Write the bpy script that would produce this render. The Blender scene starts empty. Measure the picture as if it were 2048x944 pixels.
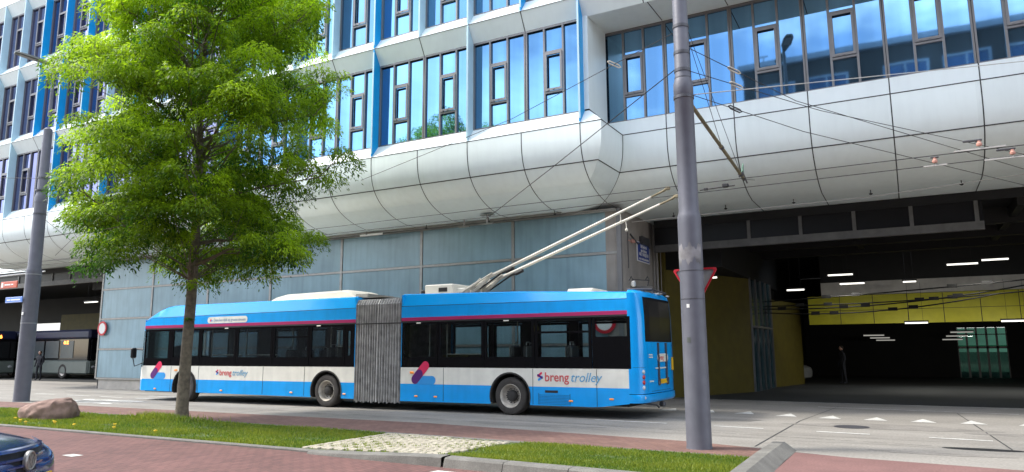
import bpy, math, random
import numpy as np
from mathutils import Matrix, Vector
random.seed(7); rng = np.random.default_rng(11)
sc = bpy.context.scene
COL = sc.collection
R = math.radians

# ------------------------------------------------------------------ camera, sky, sun, exposure
cam = bpy.data.cameras.new('camera'); co = bpy.data.objects.new('camera', cam); COL.objects.link(co)
f, pit, ro, yaw = 1438.55, .158528, -.00540152, .49956594
fw = Vector((-math.sin(yaw)*math.cos(pit), math.cos(yaw)*math.cos(pit), math.sin(pit)))
rt = Vector((math.cos(yaw), math.sin(yaw), 0)); up = rt.cross(fw)
rt, up = rt*math.cos(ro)+up*math.sin(ro), -rt*math.sin(ro)+up*math.cos(ro)
M = Matrix((rt, up, -fw)).transposed().to_4x4(); M.translation = (0, 0, 1.6)
co.matrix_world = M
cam.sensor_width = 36; cam.lens = f/2048*36; cam.clip_start = .05; cam.clip_end = 2000
sc.camera = co
SUN_EL, SUN_DIR = R(50), Vector((-.93, -.37, 0)).normalized()
w = bpy.data.worlds.new('World'); sc.world = w; w.use_nodes = True
nt = w.node_tree; nt.nodes.clear(); N = nt.nodes.new; L = nt.links.new
out = N('ShaderNodeOutputWorld'); bg = N('ShaderNodeBackground'); sky = N('ShaderNodeTexSky')
sky.sky_type = 'NISHITA'; sky.sun_disc = False; sky.sun_elevation = SUN_EL
sky.sun_rotation = math.atan2(SUN_DIR.x, SUN_DIR.y)
sky.air_density = 1.0; sky.dust_density = 1.5; sky.ozone_density = 1.5
tc = N('ShaderNodeTexCoord'); mp = N('ShaderNodeMapping'); mp.inputs['Scale'].default_value = (2.2, 2.2, 5.0)
nz = N('ShaderNodeTexNoise'); nz.inputs['Scale'].default_value = 1.3; nz.inputs['Detail'].default_value = 7; nz.inputs['Roughness'].default_value = .6
rp = N('ShaderNodeValToRGB'); rp.color_ramp.elements[0].position = .42; rp.color_ramp.elements[1].position = .66
mx = N('ShaderNodeMixRGB'); mx.inputs[2].default_value = (10.5, 10.6, 10.8, 1)
L(tc.outputs['Generated'], mp.inputs[0]); L(mp.outputs[0], nz.inputs['Vector']); L(nz.outputs['Fac'], rp.inputs[0])
L(rp.outputs[0], mx.inputs[0]); L(sky.outputs[0], mx.inputs[1]); L(mx.outputs[0], bg.inputs[0])
bg.inputs[1].default_value = .15; L(bg.outputs[0], out.inputs[0])
sl = bpy.data.lights.new('sun', 'SUN'); sl.energy = 1.9; sl.angle = R(9); sl.color = (1, .95, .87)
so = bpy.data.objects.new('sun', sl); COL.objects.link(so)
sd = SUN_DIR*math.cos(SUN_EL) + Vector((0, 0, math.sin(SUN_EL)))
so.rotation_euler = sd.to_track_quat('Z', 'Y').to_euler(); so.location = (-30, -20, 60)
sc.view_settings.view_transform = 'Standard'; sc.view_settings.look = 'None'
sc.view_settings.gamma = 1; sc.view_settings.exposure = 1.35
sc.view_settings.use_curve_mapping = False
sc.render.engine = 'CYCLES'
sc.cycles.max_bounces = 7; sc.cycles.transparent_max_bounces = 16; sc.cycles.use_denoising = True
sc.cycles.sample_clamp_indirect = 6

# ------------------------------------------------------------------ materials
def nodes(name):
    m = bpy.data.materials.new(name); m.use_nodes = True
    t = m.node_tree; b = t.nodes['Principled BSDF']
    return m, t, b
X_PANEL = 0.
def pm(name, col, rough=.5, metal=0., var=.12, scale=3., bump=0., bscale=40., coat=0., emit=None, es=0., spec=.5, streak=0., objvar=0., panel=0.):
    m, t, b = nodes(name); n, l = t.nodes.new, t.links.new
    tc = n('ShaderNodeTexCoord'); z = n('ShaderNodeTexNoise'); z.inputs['Scale'].default_value = scale; z.inputs['Detail'].default_value = 6
    l(tc.outputs['Object'], z.inputs['Vector'])
    r = n('ShaderNodeValToRGB'); r.color_ramp.elements[0].position = .3; r.color_ramp.elements[1].position = .7
    r.color_ramp.elements[0].color = (*[c*(1-var) for c in col], 1); r.color_ramp.elements[1].color = (*[min(1, c*(1+var)) for c in col], 1)
    l(z.outputs['Fac'], r.inputs[0]); last = r.outputs[0]
    if streak:
        mp = n('ShaderNodeMapping'); mp.inputs['Scale'].default_value = (2.6, 2.6, .22)
        z3 = n('ShaderNodeTexNoise'); z3.inputs['Scale'].default_value = 2.2; z3.inputs['Detail'].default_value = 5
        l(tc.outputs['Object'], mp.inputs[0]); l(mp.outputs[0], z3.inputs['Vector'])
        r3 = n('ShaderNodeValToRGB'); r3.color_ramp.elements[0].position = .42; r3.color_ramp.elements[1].position = .78
        r3.color_ramp.elements[0].color = (1, 1, 1, 1); r3.color_ramp.elements[1].color = (1-streak, 1-streak, 1-streak, 1)
        mm = n('ShaderNodeMixRGB'); mm.blend_type = 'MULTIPLY'; mm.inputs[0].default_value = 1
        l(z3.outputs['Fac'], r3.inputs[0]); l(last, mm.inputs[1]); l(r3.outputs[0], mm.inputs[2]); last = mm.outputs[0]
    if panel:
        sx = n('ShaderNodeSeparateXYZ'); l(tc.outputs['Object'], sx.inputs[0]); dv = n('ShaderNodeMath'); dv.operation = 'MULTIPLY_ADD'; dv.inputs[1].default_value = 1/panel; dv.inputs[2].default_value = -X_PANEL/panel
        fl = n('ShaderNodeMath'); fl.operation = 'FLOOR'; wn = n('ShaderNodeTexWhiteNoise'); wn.noise_dimensions = '1D'; mr = n('ShaderNodeMapRange'); mr.inputs['To Min'].default_value = .93; mr.inputs['To Max'].default_value = 1.03
        hv = n('ShaderNodeHueSaturation'); l(sx.outputs[0], dv.inputs[0]); l(dv.outputs[0], fl.inputs[0]); l(fl.outputs[0], wn.inputs['W']); l(wn.outputs['Value'], mr.inputs['Value']); l(mr.outputs[0], hv.inputs['Value']); l(last, hv.inputs['Color']); last = hv.outputs[0]
    if objvar:
        oi = n('ShaderNodeObjectInfo'); mr = n('ShaderNodeMapRange'); mr.inputs['To Min'].default_value = 1-objvar; mr.inputs['To Max'].default_value = 1+objvar
        hv = n('ShaderNodeHueSaturation'); l(oi.outputs['Random'], mr.inputs['Value']); l(mr.outputs[0], hv.inputs['Value']); l(last, hv.inputs['Color']); last = hv.outputs[0]
    l(last, b.inputs['Base Color'])
    b.inputs['Roughness'].default_value = rough; b.inputs['Metallic'].default_value = metal
    b.inputs['Coat Weight'].default_value = coat; b.inputs['Coat Roughness'].default_value = .08
    b.inputs['Specular IOR Level'].default_value = spec
    if bump:
        z2 = n('ShaderNodeTexNoise'); z2.inputs['Scale'].default_value = bscale; z2.inputs['Detail'].default_value = 4
        l(tc.outputs['Object'], z2.inputs['Vector'])
        bp = n('ShaderNodeBump'); bp.inputs['Strength'].default_value = bump; bp.inputs['Distance'].default_value = .02
        l(z2.outputs['Fac'], bp.inputs['Height']); l(bp.outputs[0], b.inputs['Normal'])
    if emit:
        b.inputs['Emission Color'].default_value = (*emit, 1); b.inputs['Emission Strength'].default_value = es
    return m
def mirror_glass(name, col, wav=.06, tilt=0.):
    m, t, b = nodes(name); n, l = t.nodes.new, t.links.new
    b.inputs['Base Color'].default_value = (*col, 1); b.inputs['Metallic'].default_value = .92; b.inputs['Roughness'].default_value = .03
    tc = n('ShaderNodeTexCoord'); z = n('ShaderNodeTexNoise'); z.inputs['Scale'].default_value = .9; z.inputs['Detail'].default_value = 1
    l(tc.outputs['Object'], z.inputs['Vector']); bp = n('ShaderNodeBump'); bp.inputs['Strength'].default_value = wav; bp.inputs['Distance'].default_value = .05
    l(z.outputs['Fac'], bp.inputs['Height']); l(bp.outputs[0], b.inputs['Normal'])
    if tilt:   # shading normal tipped up so reflections show sky; panes stay upright
        va = n('ShaderNodeVectorMath'); va.inputs[1].default_value = (0, 0, tilt); vn = n('ShaderNodeVectorMath'); vn.operation = 'NORMALIZE'
        l(bp.outputs[0], va.inputs[0]); l(va.outputs[0], vn.inputs[0]); l(vn.outputs[0], b.inputs['Normal'])
    z2 = n('ShaderNodeTexNoise'); z2.inputs['Scale'].default_value = .7; mp = n('ShaderNodeMapping'); mp.inputs['Scale'].default_value = (2.4, .3, .12)
    l(tc.outputs['Object'], mp.inputs[0]); l(mp.outputs[0], z2.inputs['Vector'])
    r = n('ShaderNodeValToRGB'); r.color_ramp.elements[0].position = .35; r.color_ramp.elements[1].position = .7
    r.color_ramp.elements[0].color = (*[c*.8 for c in col], 1); r.color_ramp.elements[1].color = (*[min(1, c*1.12) for c in col], 1)
    oi = n('ShaderNodeObjectInfo'); mr = n('ShaderNodeMapRange'); mr.inputs['To Min'].default_value = .72; mr.inputs['To Max'].default_value = 1.18
    hv = n('ShaderNodeHueSaturation'); l(oi.outputs['Random'], mr.inputs['Value']); l(mr.outputs[0], hv.inputs['Value'])
    l(z2.outputs['Fac'], r.inputs[0]); l(r.outputs[0], hv.inputs['Color']); l(hv.outputs[0], b.inputs['Base Color'])
    return m
def clear_glass(name, tint, refl=1.0):
    m, t, b = nodes(name); n, l = t.nodes.new, t.links.new; t.nodes.remove(b)
    tr = n('ShaderNodeBsdfTransparent'); tr.inputs[0].default_value = (*tint, 1)
    g = n('ShaderNodeBsdfGlossy'); g.inputs['Roughness'].default_value = .02; g.inputs[0].default_value = (.9, .95, 1, 1)
    fr = n('ShaderNodeFresnel'); fr.inputs['IOR'].default_value = 1.5
    ml = n('ShaderNodeMath'); ml.operation = 'MULTIPLY'; ml.inputs[1].default_value = refl
    x = n('ShaderNodeMixShader'); l(fr.outputs[0], ml.inputs[0]); l(ml.outputs[0], x.inputs[0]); l(tr.outputs[0], x.inputs[1]); l(g.outputs[0], x.inputs[2])
    l(x.outputs[0], t.nodes['Material Output'].inputs[0])
    return m
def brick_mat(name, c1, c2, mortar, bw, bh, ms, rough=.85, rot=0., bump=.4, axis='XY', big=.25):
    m, t, b = nodes(name); n, l = t.nodes.new, t.links.new
    tc = n('ShaderNodeTexCoord'); mp = n('ShaderNodeMapping')
    mp.inputs['Rotation'].default_value = (R(90), 0, 0) if axis == 'XZ' else (0, 0, rot)
    br = n('ShaderNodeTexBrick'); br.inputs['Scale'].default_value = 1; br.inputs['Brick Width'].default_value = bw; br.inputs['Row Height'].default_value = bh
    br.inputs['Mortar Size'].default_value = ms; br.inputs['Mortar Smooth'].default_value = .3
    br.inputs['Color1'].default_value = (*c1, 1); br.inputs['Color2'].default_value = (*c2, 1); br.inputs['Mortar'].default_value = (*mortar, 1)
    l(tc.outputs['Object'], mp.inputs[0]); l(mp.outputs[0], br.inputs['Vector'])
    z = n('ShaderNodeTexNoise'); z.inputs['Scale'].default_value = .9; z.inputs['Detail'].default_value = 9; z.inputs['Roughness'].default_value = .7
    l(tc.outputs['Object'], z.inputs['Vector'])
    r = n('ShaderNodeValToRGB'); r.color_ramp.elements[0].position = .3; r.color_ramp.elements[1].position = .72
    r.color_ramp.elements[0].color = (1-big, 1-big, 1-big, 1); r.color_ramp.elements[1].color = (1+big*.3,)*3+(1,)
    mm = n('ShaderNodeMixRGB'); mm.blend_type = 'MULTIPLY'; mm.inputs[0].default_value = 1
    l(z.outputs['Fac'], r.inputs[0]); l(br.outputs['Color'], mm.inputs[1]); l(r.outputs[0], mm.inputs[2]); l(mm.outputs[0], b.inputs['Base Color'])
    b.inputs['Roughness'].default_value = rough
    bp = n('ShaderNodeBump'); bp.inputs['Strength'].default_value = bump; bp.inputs['Distance'].default_value = .01; bp.invert = True
    l(br.outputs['Fac'], bp.inputs['Height']); l(bp.outputs[0], b.inputs['Normal'])
    return m
def ground_mat(name, cols, scales, rough=.9, bump=.3, stretch=(1, 1, 1)):
    """layered noise between three colours"""
    m, t, b = nodes(name); n, l = t.nodes.new, t.links.new
    tc = n('ShaderNodeTexCoord'); mp = n('ShaderNodeMapping'); mp.inputs['Scale'].default_value = stretch; l(tc.outputs['Object'], mp.inputs[0])
    z = n('ShaderNodeTexNoise'); z.inputs['Scale'].default_value = scales[0]; z.inputs['Detail'].default_value = 8; z.inputs['Roughness'].default_value = .65
    l(mp.outputs[0], z.inputs['Vector'])
    r = n('ShaderNodeValToRGB'); e = r.color_ramp.elements; e[0].position = .28; e[1].position = .75
    e[0].color = (*cols[0], 1); e[1].color = (*cols[2], 1); x = e.new(.5); x.color = (*cols[1], 1)
    l(z.outputs['Fac'], r.inputs[0])
    z2 = n('ShaderNodeTexNoise'); z2.inputs['Scale'].default_value = scales[1]; z2.inputs['Detail'].default_value = 3
    l(tc.outputs['Object'], z2.inputs['Vector'])
    r2 = n('ShaderNodeValToRGB'); r2.color_ramp.elements[0].position = .3; r2.color_ramp.elements[1].position = .7
    r2.color_ramp.elements[0].color = (.78, .78, .78, 1); r2.color_ramp.elements[1].color = (1.12, 1.12, 1.12, 1)
    mm = n('ShaderNodeMixRGB'); mm.blend_type = 'MULTIPLY'; mm.inputs[0].default_value = 1
    l(z2.outputs['Fac'], r2.inputs[0]); l(r.outputs[0], mm.inputs[1]); l(r2.outputs[0], mm.inputs[2]); l(mm.outputs[0], b.inputs['Base Color'])
    b.inputs['Roughness'].default_value = rough
    bp = n('ShaderNodeBump'); bp.inputs['Strength'].default_value = bump; bp.inputs['Distance'].default_value = .01
    l(z2.outputs['Fac'], bp.inputs['Height']); l(bp.outputs[0], b.inputs['Normal'])
    return m
def leaf_mat(name, ca, cb, trans=.35, attr='tint'):
    m, t, b = nodes(name); n, l = t.nodes.new, t.links.new
    a = n('ShaderNodeAttribute'); a.attribute_name = attr
    r = n('ShaderNodeValToRGB'); r.color_ramp.elements[0].color = (*ca, 1); r.color_ramp.elements[1].color = (*cb, 1)
    l(a.outputs['Fac'], r.inputs[0]); l(r.outputs[0], b.inputs['Base Color']); b.inputs['Roughness'].default_value = .5
    b.inputs['Specular IOR Level'].default_value = .35
    tr = n('ShaderNodeBsdfTranslucent'); x = n('ShaderNodeMixShader'); x.inputs[0].default_value = trans
    hs = n('ShaderNodeHueSaturation'); hs.inputs['Value'].default_value = 1.6; l(r.outputs[0], hs.inputs['Color']); l(hs.outputs[0], tr.inputs[0])
    l(b.outputs[0], x.inputs[1]); l(tr.outputs[0], x.inputs[2]); l(x.outputs[0], t.nodes['Material Output'].inputs[0])
    return m

K = dict(
 road=ground_mat('concrete_road', [(.195, .18, .158), (.26, .243, .214), (.32, .30, .268)], (.35, 22), .85, .25, (1, 2.2, 1)),
 soil=ground_mat('ground_far', [(.12, .115, .1), (.16, .155, .14), (.2, .19, .17)], (.1, 5)),
 hfloor=ground_mat('shaded_hall_asphalt', [(.014,.016,.0155),(.02,.022,.021),(.028,.03,.029)], (.5, 18), .8, .2),  # darker asphalt, with the shade inside the hall put into its colour
 brick_road=brick_mat('red_paving', (.185, .086, .074), (.135, .064, .056), (.058, .034, .03), .20, .10, .007, rot=R(90), big=.3),
 brick_walk=brick_mat('footway_paving', (.235, .13, .10), (.175, .092, .074), (.105, .07, .06), .20, .10, .006, rot=R(12), big=.3),
 patch=ground_mat('patched_concrete', [(.165,.153,.135),(.215,.2,.178),(.27,.252,.225)], (2, 25), .85, .2),
 track=ground_mat('worn_track', [(.185,.171,.15),(.243,.227,.2),(.305,.287,.256)], (.8, 25), .8, .2, (.6,3,1)),
 path=ground_mat('red_asphalt', [(.155, .083, .074), (.19, .10, .09), (.228, .12, .107)], (1.2, 30), .9, .2),
 kerb=ground_mat('kerb_concrete', [(.115, .11, .095), (.165, .158, .14), (.225, .216, .19)], (3, 60), .9, .3),
 paver=ground_mat('paver_concrete', [(.30, .27, .20), (.40, .36, .28), (.48, .44, .34)], (4, 50), .9, .3),
 turf=ground_mat('turf_soil', [(.05, .07, .02), (.07, .11, .025), (.10, .13, .04)], (1.5, 30), .95, .5),
 grass=leaf_mat('grass_blades', (.05, .13, .012), (.30, .32, .03), .35),
 paint=ground_mat('road_paint', [(.30, .29, .26), (.60, .59, .55), (.72, .71, .67)], (5, 45), .75, .1),
 clad=pm('white_cladding', (.79, .87, .855), .3, var=.035, scale=.7, streak=.05, spec=.5, panel=1.828),
 clad2=pm('white_cladding_sill', (.76, .84, .84), .3, var=.03, scale=.7, streak=.05),
 joint=pm('panel_joint', (.03, .032, .033), .7),
 frame=pm('window_frame', (.20, .195, .195), .45, .3, var=.08),
 black=pm('black_trim', (.012, .012, .013), .5),
 glassL=mirror_glass('blue_glass', (.14, .325, .54), .05, .15),
 glassR=mirror_glass('blue_glass_clear', (.20, .39, .58), .02),
 glassV=mirror_glass('mauve_reflection_glass', (.20, .21, .40), .05, .15),  # lavender reflection of the far left windows put into the glass tint
 finB=pm('blue_fin', (.0, .30, .66), .35, var=.05),
 finP=pm('pale_fin', (.42, .60, .68), .35, var=.05),
 wallp=pm('wall_glass_panel', (.23, .36, .42), .3, var=.12, scale=1.2, streak=.22, spec=.6, objvar=.09),
 steel=pm('galvanised', (.33, .32, .30), .45, .55, var=.12, scale=5),
 conc=pm('concrete', (.30, .275, .25), .85, var=.12, scale=2, bump=.2, streak=.15),
 plinth=pm('plinth_concrete', (.45, .42, .37), .85, var=.12, scale=3, bump=.2),
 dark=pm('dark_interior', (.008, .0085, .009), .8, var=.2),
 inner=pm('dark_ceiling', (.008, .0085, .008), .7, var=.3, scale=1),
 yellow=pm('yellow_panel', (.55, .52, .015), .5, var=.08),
 dim_ochre=pm('dim_ochre_panel', (.10, .078, .007), .6, var=.15),  # panel yellow darkened to stand for the shade in the halls
 teal=pm('teal_glass', (.015, .05, .065), .15, var=.2),
 tube=pm('tube_lamp', (.9, .9, .85), .4, emit=(1, .97, .88), es=.7),
 tubed=pm('dim_tube_lamp', (.6, .6, .57), .4, emit=(1, .97, .88), es=.12),
 bblue=pm('bus_blue', (.0, .355, .87), .28, var=.06, scale=2.5, coat=.4, streak=.10),
 bblue2=pm('bus_roof_blue', (.0, .375, .90), .25, var=.03, scale=1.5, coat=.5),
 bwhite=pm('bus_white', (.80, .785, .70), .33, var=.07, scale=3, coat=.3, streak=.10),
 bmag=pm('bus_magenta', (.42, .02, .12), .3, var=.04, coat=.4),
 bblk=pm('bus_black_glass', (.006, .006, .007), .06, var=.05, spec=.6),
 bglass=clear_glass('bus_glass', (.84, .89, .88), .8),
 fglass=clear_glass('far_glass', (.94, .96, .95), .6),
 rglass=pm('rear_glass', (.014, .014, .016), .22, spec=.25),
 cglass=clear_glass('cab_glass', (.72, .82, .80), .8),
 rubber=pm('rubber', (.03, .028, .026), .75, var=.25, scale=9, bump=.2),
 tyre=pm('tyre_rubber', (.045, .040, .036), .8, var=.3, scale=7, bump=.2),
 rim=pm('wheel_rim', (.50, .46, .40), .45, .15, var=.3, scale=8),
 bell=pm('bellows_grey', (.26, .252, .238), .65, var=.35, scale=5),
 bellL=pm('bellows_edge', (.42, .415, .40), .6, var=.2, scale=5),
 seat=pm('seat_fabric', (.09, .085, .085), .8, var=.2, scale=12),
 seatE=pm('seat_shell', (.38, .37, .36), .4, var=.1),
 rail=pm('grab_rail', (.55, .52, .45), .3, .2),
 offw=pm('roof_unit_white', (.62, .60, .53), .5, var=.08, scale=3),
 pole=pm('trolley_pole_cream', (.60, .57, .48), .45, var=.1, scale=6),
 amber=pm('amber_lens', (.75, .25, .02), .3, emit=(1, .3, .02), es=.12),
 red=pm('red_lens', (.45, .01, .01), .25, coat=.5),
 clearl=pm('clear_lens', (.55, .56, .58), .15, coat=.5),
 led=pm('led_display', (.4, .08, .01), .4, emit=(1, .22, .03), es=4),
 post=pm('painted_post', (.125, .128, .152), .5, .1, var=.1, scale=4, bump=.12, bscale=25, streak=.14),
 band=pm('post_band', (.09, .09, .10), .5, .4),
 lampg=pm('lamp_grey', (.10, .11, .10), .45, .3),
 signr=pm('sign_red', (.55, .015, .03), .4),
 signw=pm('sign_white', (.80, .79, .76), .4, var=.04),
 signg=pm('sign_back_grey', (.32, .33, .33), .5, .3),
 signb=pm('sign_blue', (.015, .05, .28), .4),
 signlb=pm('sign_bright_blue', (.10, .25, .72), .4),
 signo=pm('sign_orange_red', (.55, .10, .05), .4),
 wire=pm('wire_black', (.02, .02, .022), .6),
 rope=pm('rope_grey', (.45, .44, .41), .7),
 insul=pm('insulator_pink', (.52, .26, .20), .5),
 olive=pm('bracket_tube', (.20, .17, .10), .6, .2, var=.35, scale=9),
 bark=pm('bark', (.15, .125, .09), .9, var=.35, scale=10, bump=.6, bscale=30),
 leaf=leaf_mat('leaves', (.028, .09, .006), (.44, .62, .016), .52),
 rock=pm('granite', (.25, .165, .135), .9, var=.42, scale=3.5, bump=.5, bscale=18),
 car=pm('car_blue', (.012, .035, .16), .22, .35, var=.05, coat=1.),
 carg=pm('car_glass', (.01, .012, .015), .05, spec=.8),
 carb=pm('car_black', (.008, .009, .012), .4),
 chrome=pm('chrome', (.6, .6, .62), .15, .9, var=.03),
 plate=pm('plate_yellow', (.70, .42, .02), .45, var=.05),
 txtd=pm('dark_text', (.02, .02, .025), .6),
 lred=pm('logo_red', (.72, .02, .10), .4, var=.02), lpur=pm('logo_purple', (.10, .01, .16), .4, var=.02), lblu=pm('logo_blue', (.03, .32, .75), .4, var=.02),
 tred=pm('letter_red', (.60, .10, .10), .5, var=.02), tblu=pm('letter_blue', (.11, .36, .58), .5, var=.02), tnav=pm('letter_grey_blue', (.22, .32, .46), .5, var=.02),
 obrick=brick_mat('dark_brick', (.034, .028, .025), (.026, .022, .02), (.045, .04, .036), .22, .07, .01, axis='XZ', big=.2),
 oframe=pm('window_frame_pale', (.26, .31, .38), .5), oglass=mirror_glass('house_glass', (.12, .18, .26), .02),
 eglass=clear_glass('entrance_glass', (.12, .20, .17), .3),
 cbus=pm('shaded_bus_paint', (.13, .155, .14), .4, var=.05),  # parked bus body colour darkened to stand for the hall's shade
 dglass=pm('dusty_glass', (.012, .012, .013), .35, spec=.15),
 poster=pm('weathered_poster', (.19, .185, .19), .8, var=.5, scale=5),
 beam=pm('gate_steel', (.105, .103, .097), .6, .2, var=.2, scale=4),
 navy=pm('navy_paint', (.008, .014, .05), .5),
 dwin=pm('dim_bus_window', (.07, .085, .09), .3),
 skin=pm('skin', (.35, .2, .15), .6), cloth=pm('dark_clothing', (.02, .022, .03), .9), cloth2=pm('grey_shirt', (.06, .065, .075), .9), hair=pm('dark_hair', (.02, .015, .01), .8),
 dand=pm('dandelion_yellow', (.85, .55, .02), .7), daisy=pm('petal_white', (.8, .8, .75), .7),
 awhite=pm('annex_white', (.62, .60, .55), .8), glp=pm('loop_green', (.12, .25, .17), .5),
 green=pm('green_strip', (.10, .35, .22), .5, emit=(.3, .9, .6), es=.5),
)

# ------------------------------------------------------------------ mesh helpers
class MB:
    def __init__(s): s.v, s.f, s.m, s.T = [], [], [], None
    def P(s, p):
        p = Vector(p)
        return tuple(s.T @ p) if s.T is not None else tuple(p)
    def poly(s, pts, m=0):
        i = len(s.v); s.v += [s.P(p) for p in pts]; s.f.append(tuple(range(i, i+len(pts)))); s.m.append(m); return s
    def box(s, a, b, m=0):
        x0, y0, z0 = a; x1, y1, z1 = b; i = len(s.v)
        s.v += [s.P(p) for p in ((x0,y0,z0),(x1,y0,z0),(x1,y1,z0),(x0,y1,z0),(x0,y0,z1),(x1,y0,z1),(x1,y1,z1),(x0,y1,z1))]
        for q in ((0,3,2,1),(4,5,6,7),(0,1,5,4),(1,2,6,5),(2,3,7,6),(3,0,4,7)): s.f.append(tuple(i+k for k in q)); s.m.append(m)
        return s
    def rbox(s, a, b, r=.03, m=0):
        """box with chamfered edges on every side"""
        x0,y0,z0 = a; x1,y1,z1 = b; r = min(r, (x1-x0)*.45, (y1-y0)*.45, (z1-z0)*.45); i0 = len(s.v); idx = {}
        for ax in range(3):
            for sx in (0,1):
                for sy in (0,1):
                    for sz in (0,1):
                        c = [x0+r if sx==0 else x1-r, y0+r if sy==0 else y1-r, z0+r if sz==0 else z1-r]
                        c[ax] = (a, b)[(sx,sy,sz)[ax]][ax]
                        idx[ax,sx,sy,sz] = len(s.v); s.v.append(s.P(c))
        def add(*k): s.f.append(tuple(idx[q] for q in k)); s.m.append(m)
        for t in (0,1):
            add((0,t,0,0),(0,t,1,0),(0,t,1,1),(0,t,0,1)); add((1,0,t,0),(1,1,t,0),(1,1,t,1),(1,0,t,1)); add((2,0,0,t),(2,1,0,t),(2,1,1,t),(2,0,1,t))
            for u in (0,1):
                add((0,t,u,0),(0,t,u,1),(1,t,u,1),(1,t,u,0)); add((0,t,0,u),(0,t,1,u),(2,t,1,u),(2,t,0,u)); add((1,0,t,u),(1,1,t,u),(2,1,t,u),(2,0,t,u))
                for q in (0,1): add((0,t,u,q),(1,t,u,q),(2,t,u,q))
        return s
    def grid(s, rows, m=0, close=False, mf=None):
        i = len(s.v); n = len(rows[0])
        for r in rows: s.v += [s.P(p) for p in r]
        for a in range(len(rows)-1):
            for b in range(n if close else n-1):
                c = (b+1) % n
                s.f.append((i+a*n+b, i+a*n+c, i+(a+1)*n+c, i+(a+1)*n+b)); s.m.append(mf(a, b) if mf else m)
        return s
    def tube(s, pts, r, m=0, n=8, cap=True):
        pts = [Vector(p) for p in pts]; rs = r if isinstance(r, (list, tuple)) else [r]*len(pts); rows = []
        u = None
        for k, p in enumerate(pts):
            d = (pts[min(k+1, len(pts)-1)]-pts[max(k-1, 0)]).normalized()
            if u is None: u = d.orthogonal().normalized()
            else: u = (u-d*u.dot(d)).normalized()
            v = d.cross(u)
            rows.append([p+(u*math.cos(t)+v*math.sin(t))*rs[k] for t in [2*math.pi*j/n for j in range(n)]])
        s.grid(rows, m, True)
        if cap: s.poly(rows[0][::-1], m); s.poly(rows[-1], m)
        return s
    def lathe(s, o, prof, axis='Z', n=24, m=0, mf=None, cap=True):
        rows = []
        for r, h in prof:
            row = []
            for j in range(n):
                t = 2*math.pi*j/n; c, q = r*math.cos(t), r*math.sin(t)
                d = (c, q, h) if axis == 'Z' else (c, h, q) if axis == 'Y' else (h, c, q)
                row.append((o[0]+d[0], o[1]+d[1], o[2]+d[2]))
            rows.append(row)
        s.grid(rows, m, True, mf)
        if cap: s.poly(rows[0], m if not mf else mf(0, 0)); s.poly(rows[-1], m if not mf else mf(len(rows)-2, 0))
        return s
    def prism(s, pts, d, m=0, m2=None):
        """polygon pts (3D) extruded by vector d"""
        d = Vector(d); b = [Vector(p)+d for p in pts]
        s.poly(pts, m); s.poly(b[::-1], m)
        for k in range(len(pts)):
            j = (k+1) % len(pts); s.poly([pts[k], pts[j], b[j], b[k]], m if m2 is None else m2)
        return s
    def ball(s, c, r, m=0, n=10, k=7):
        r = r if isinstance(r, (tuple, list)) else (r, r, r)
        rows = [[(c[0]+r[0]*math.sin(math.pi*a/k)*math.cos(2*math.pi*b/n), c[1]+r[1]*math.sin(math.pi*a/k)*math.sin(2*math.pi*b/n), c[2]+r[2]*math.cos(math.pi*a/k)) for b in range(n)] for a in range(k+1)]
        return s.grid(rows, m, True)
    def mesh(s, name, mats, smooth=False):
        me = bpy.data.meshes.new(name); me.from_pydata(s.v, [], s.f)
        for x in (mats if isinstance(mats, (list, tuple)) else [mats]): me.materials.append(x)
        me.polygons.foreach_set('material_index', s.m)
        if smooth:
            import bmesh
            bm = bmesh.new(); bm.from_mesh(me); bmesh.ops.remove_doubles(bm, verts=bm.verts, dist=1e-5); bmesh.ops.recalc_face_normals(bm, faces=bm.faces); bm.to_mesh(me); bm.free()
            me.polygons.foreach_set('use_smooth', [True]*len(me.polygons)); me.set_sharp_from_angle(angle=R(38))
        me.update(); return me
    def build(s, name, mats, parent=None, smooth=False, **k):
        return link(s.mesh(name, mats, smooth), name, parent, **k)
def wloc(o):
    return o.get('_b', None)
BASE = {}
def link(data, name, parent=None, loc=(0, 0, 0), rotz=0):
    o = bpy.data.objects.new(name, data); COL.objects.link(o); o.location = loc; o.rotation_euler = (0, 0, rotz)
    if parent is not None:
        o.parent = parent; o.matrix_parent_inverse = BASE[parent.name].inverted()
    BASE[o.name] = Matrix.Translation(Vector(loc)) @ Matrix.Rotation(rotz, 4, 'Z')
    return o
def child(data, name, parent, loc=(0, 0, 0), rot=(0, 0, 0)):
    """a part given in its parent's own coordinates"""
    o = bpy.data.objects.new(name, data); COL.objects.link(o); o.parent = parent; o.location = loc; o.rotation_euler = rot; BASE[o.name] = Matrix(); return o
def tag(o, label=None, cat=None, group=None, kind=None):
    if label: o['label'] = label
    if cat: o['category'] = cat
    if group: o['group'] = group
    if kind: o['kind'] = kind
    return o
def empty(name, loc, label, cat, group=None, rotz=0):
    o = bpy.data.objects.new(name, None); COL.objects.link(o); o.location = loc; o.rotation_euler = (0, 0, rotz); o.empty_display_size = .2
    BASE[o.name] = Matrix.Translation(Vector(loc)) @ Matrix.Rotation(rotz, 4, 'Z')
    return tag(o, label, cat, group)
def struct(mb, name, mats, smooth=False): return tag(mb.build(name, mats, None, smooth), kind='structure')
def copy_tree(o, parent=None):
    c = o.copy(); COL.objects.link(c)
    if parent is not None: c.parent = parent
    for ch in list(o.children): copy_tree(ch, c)
    return c
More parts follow.
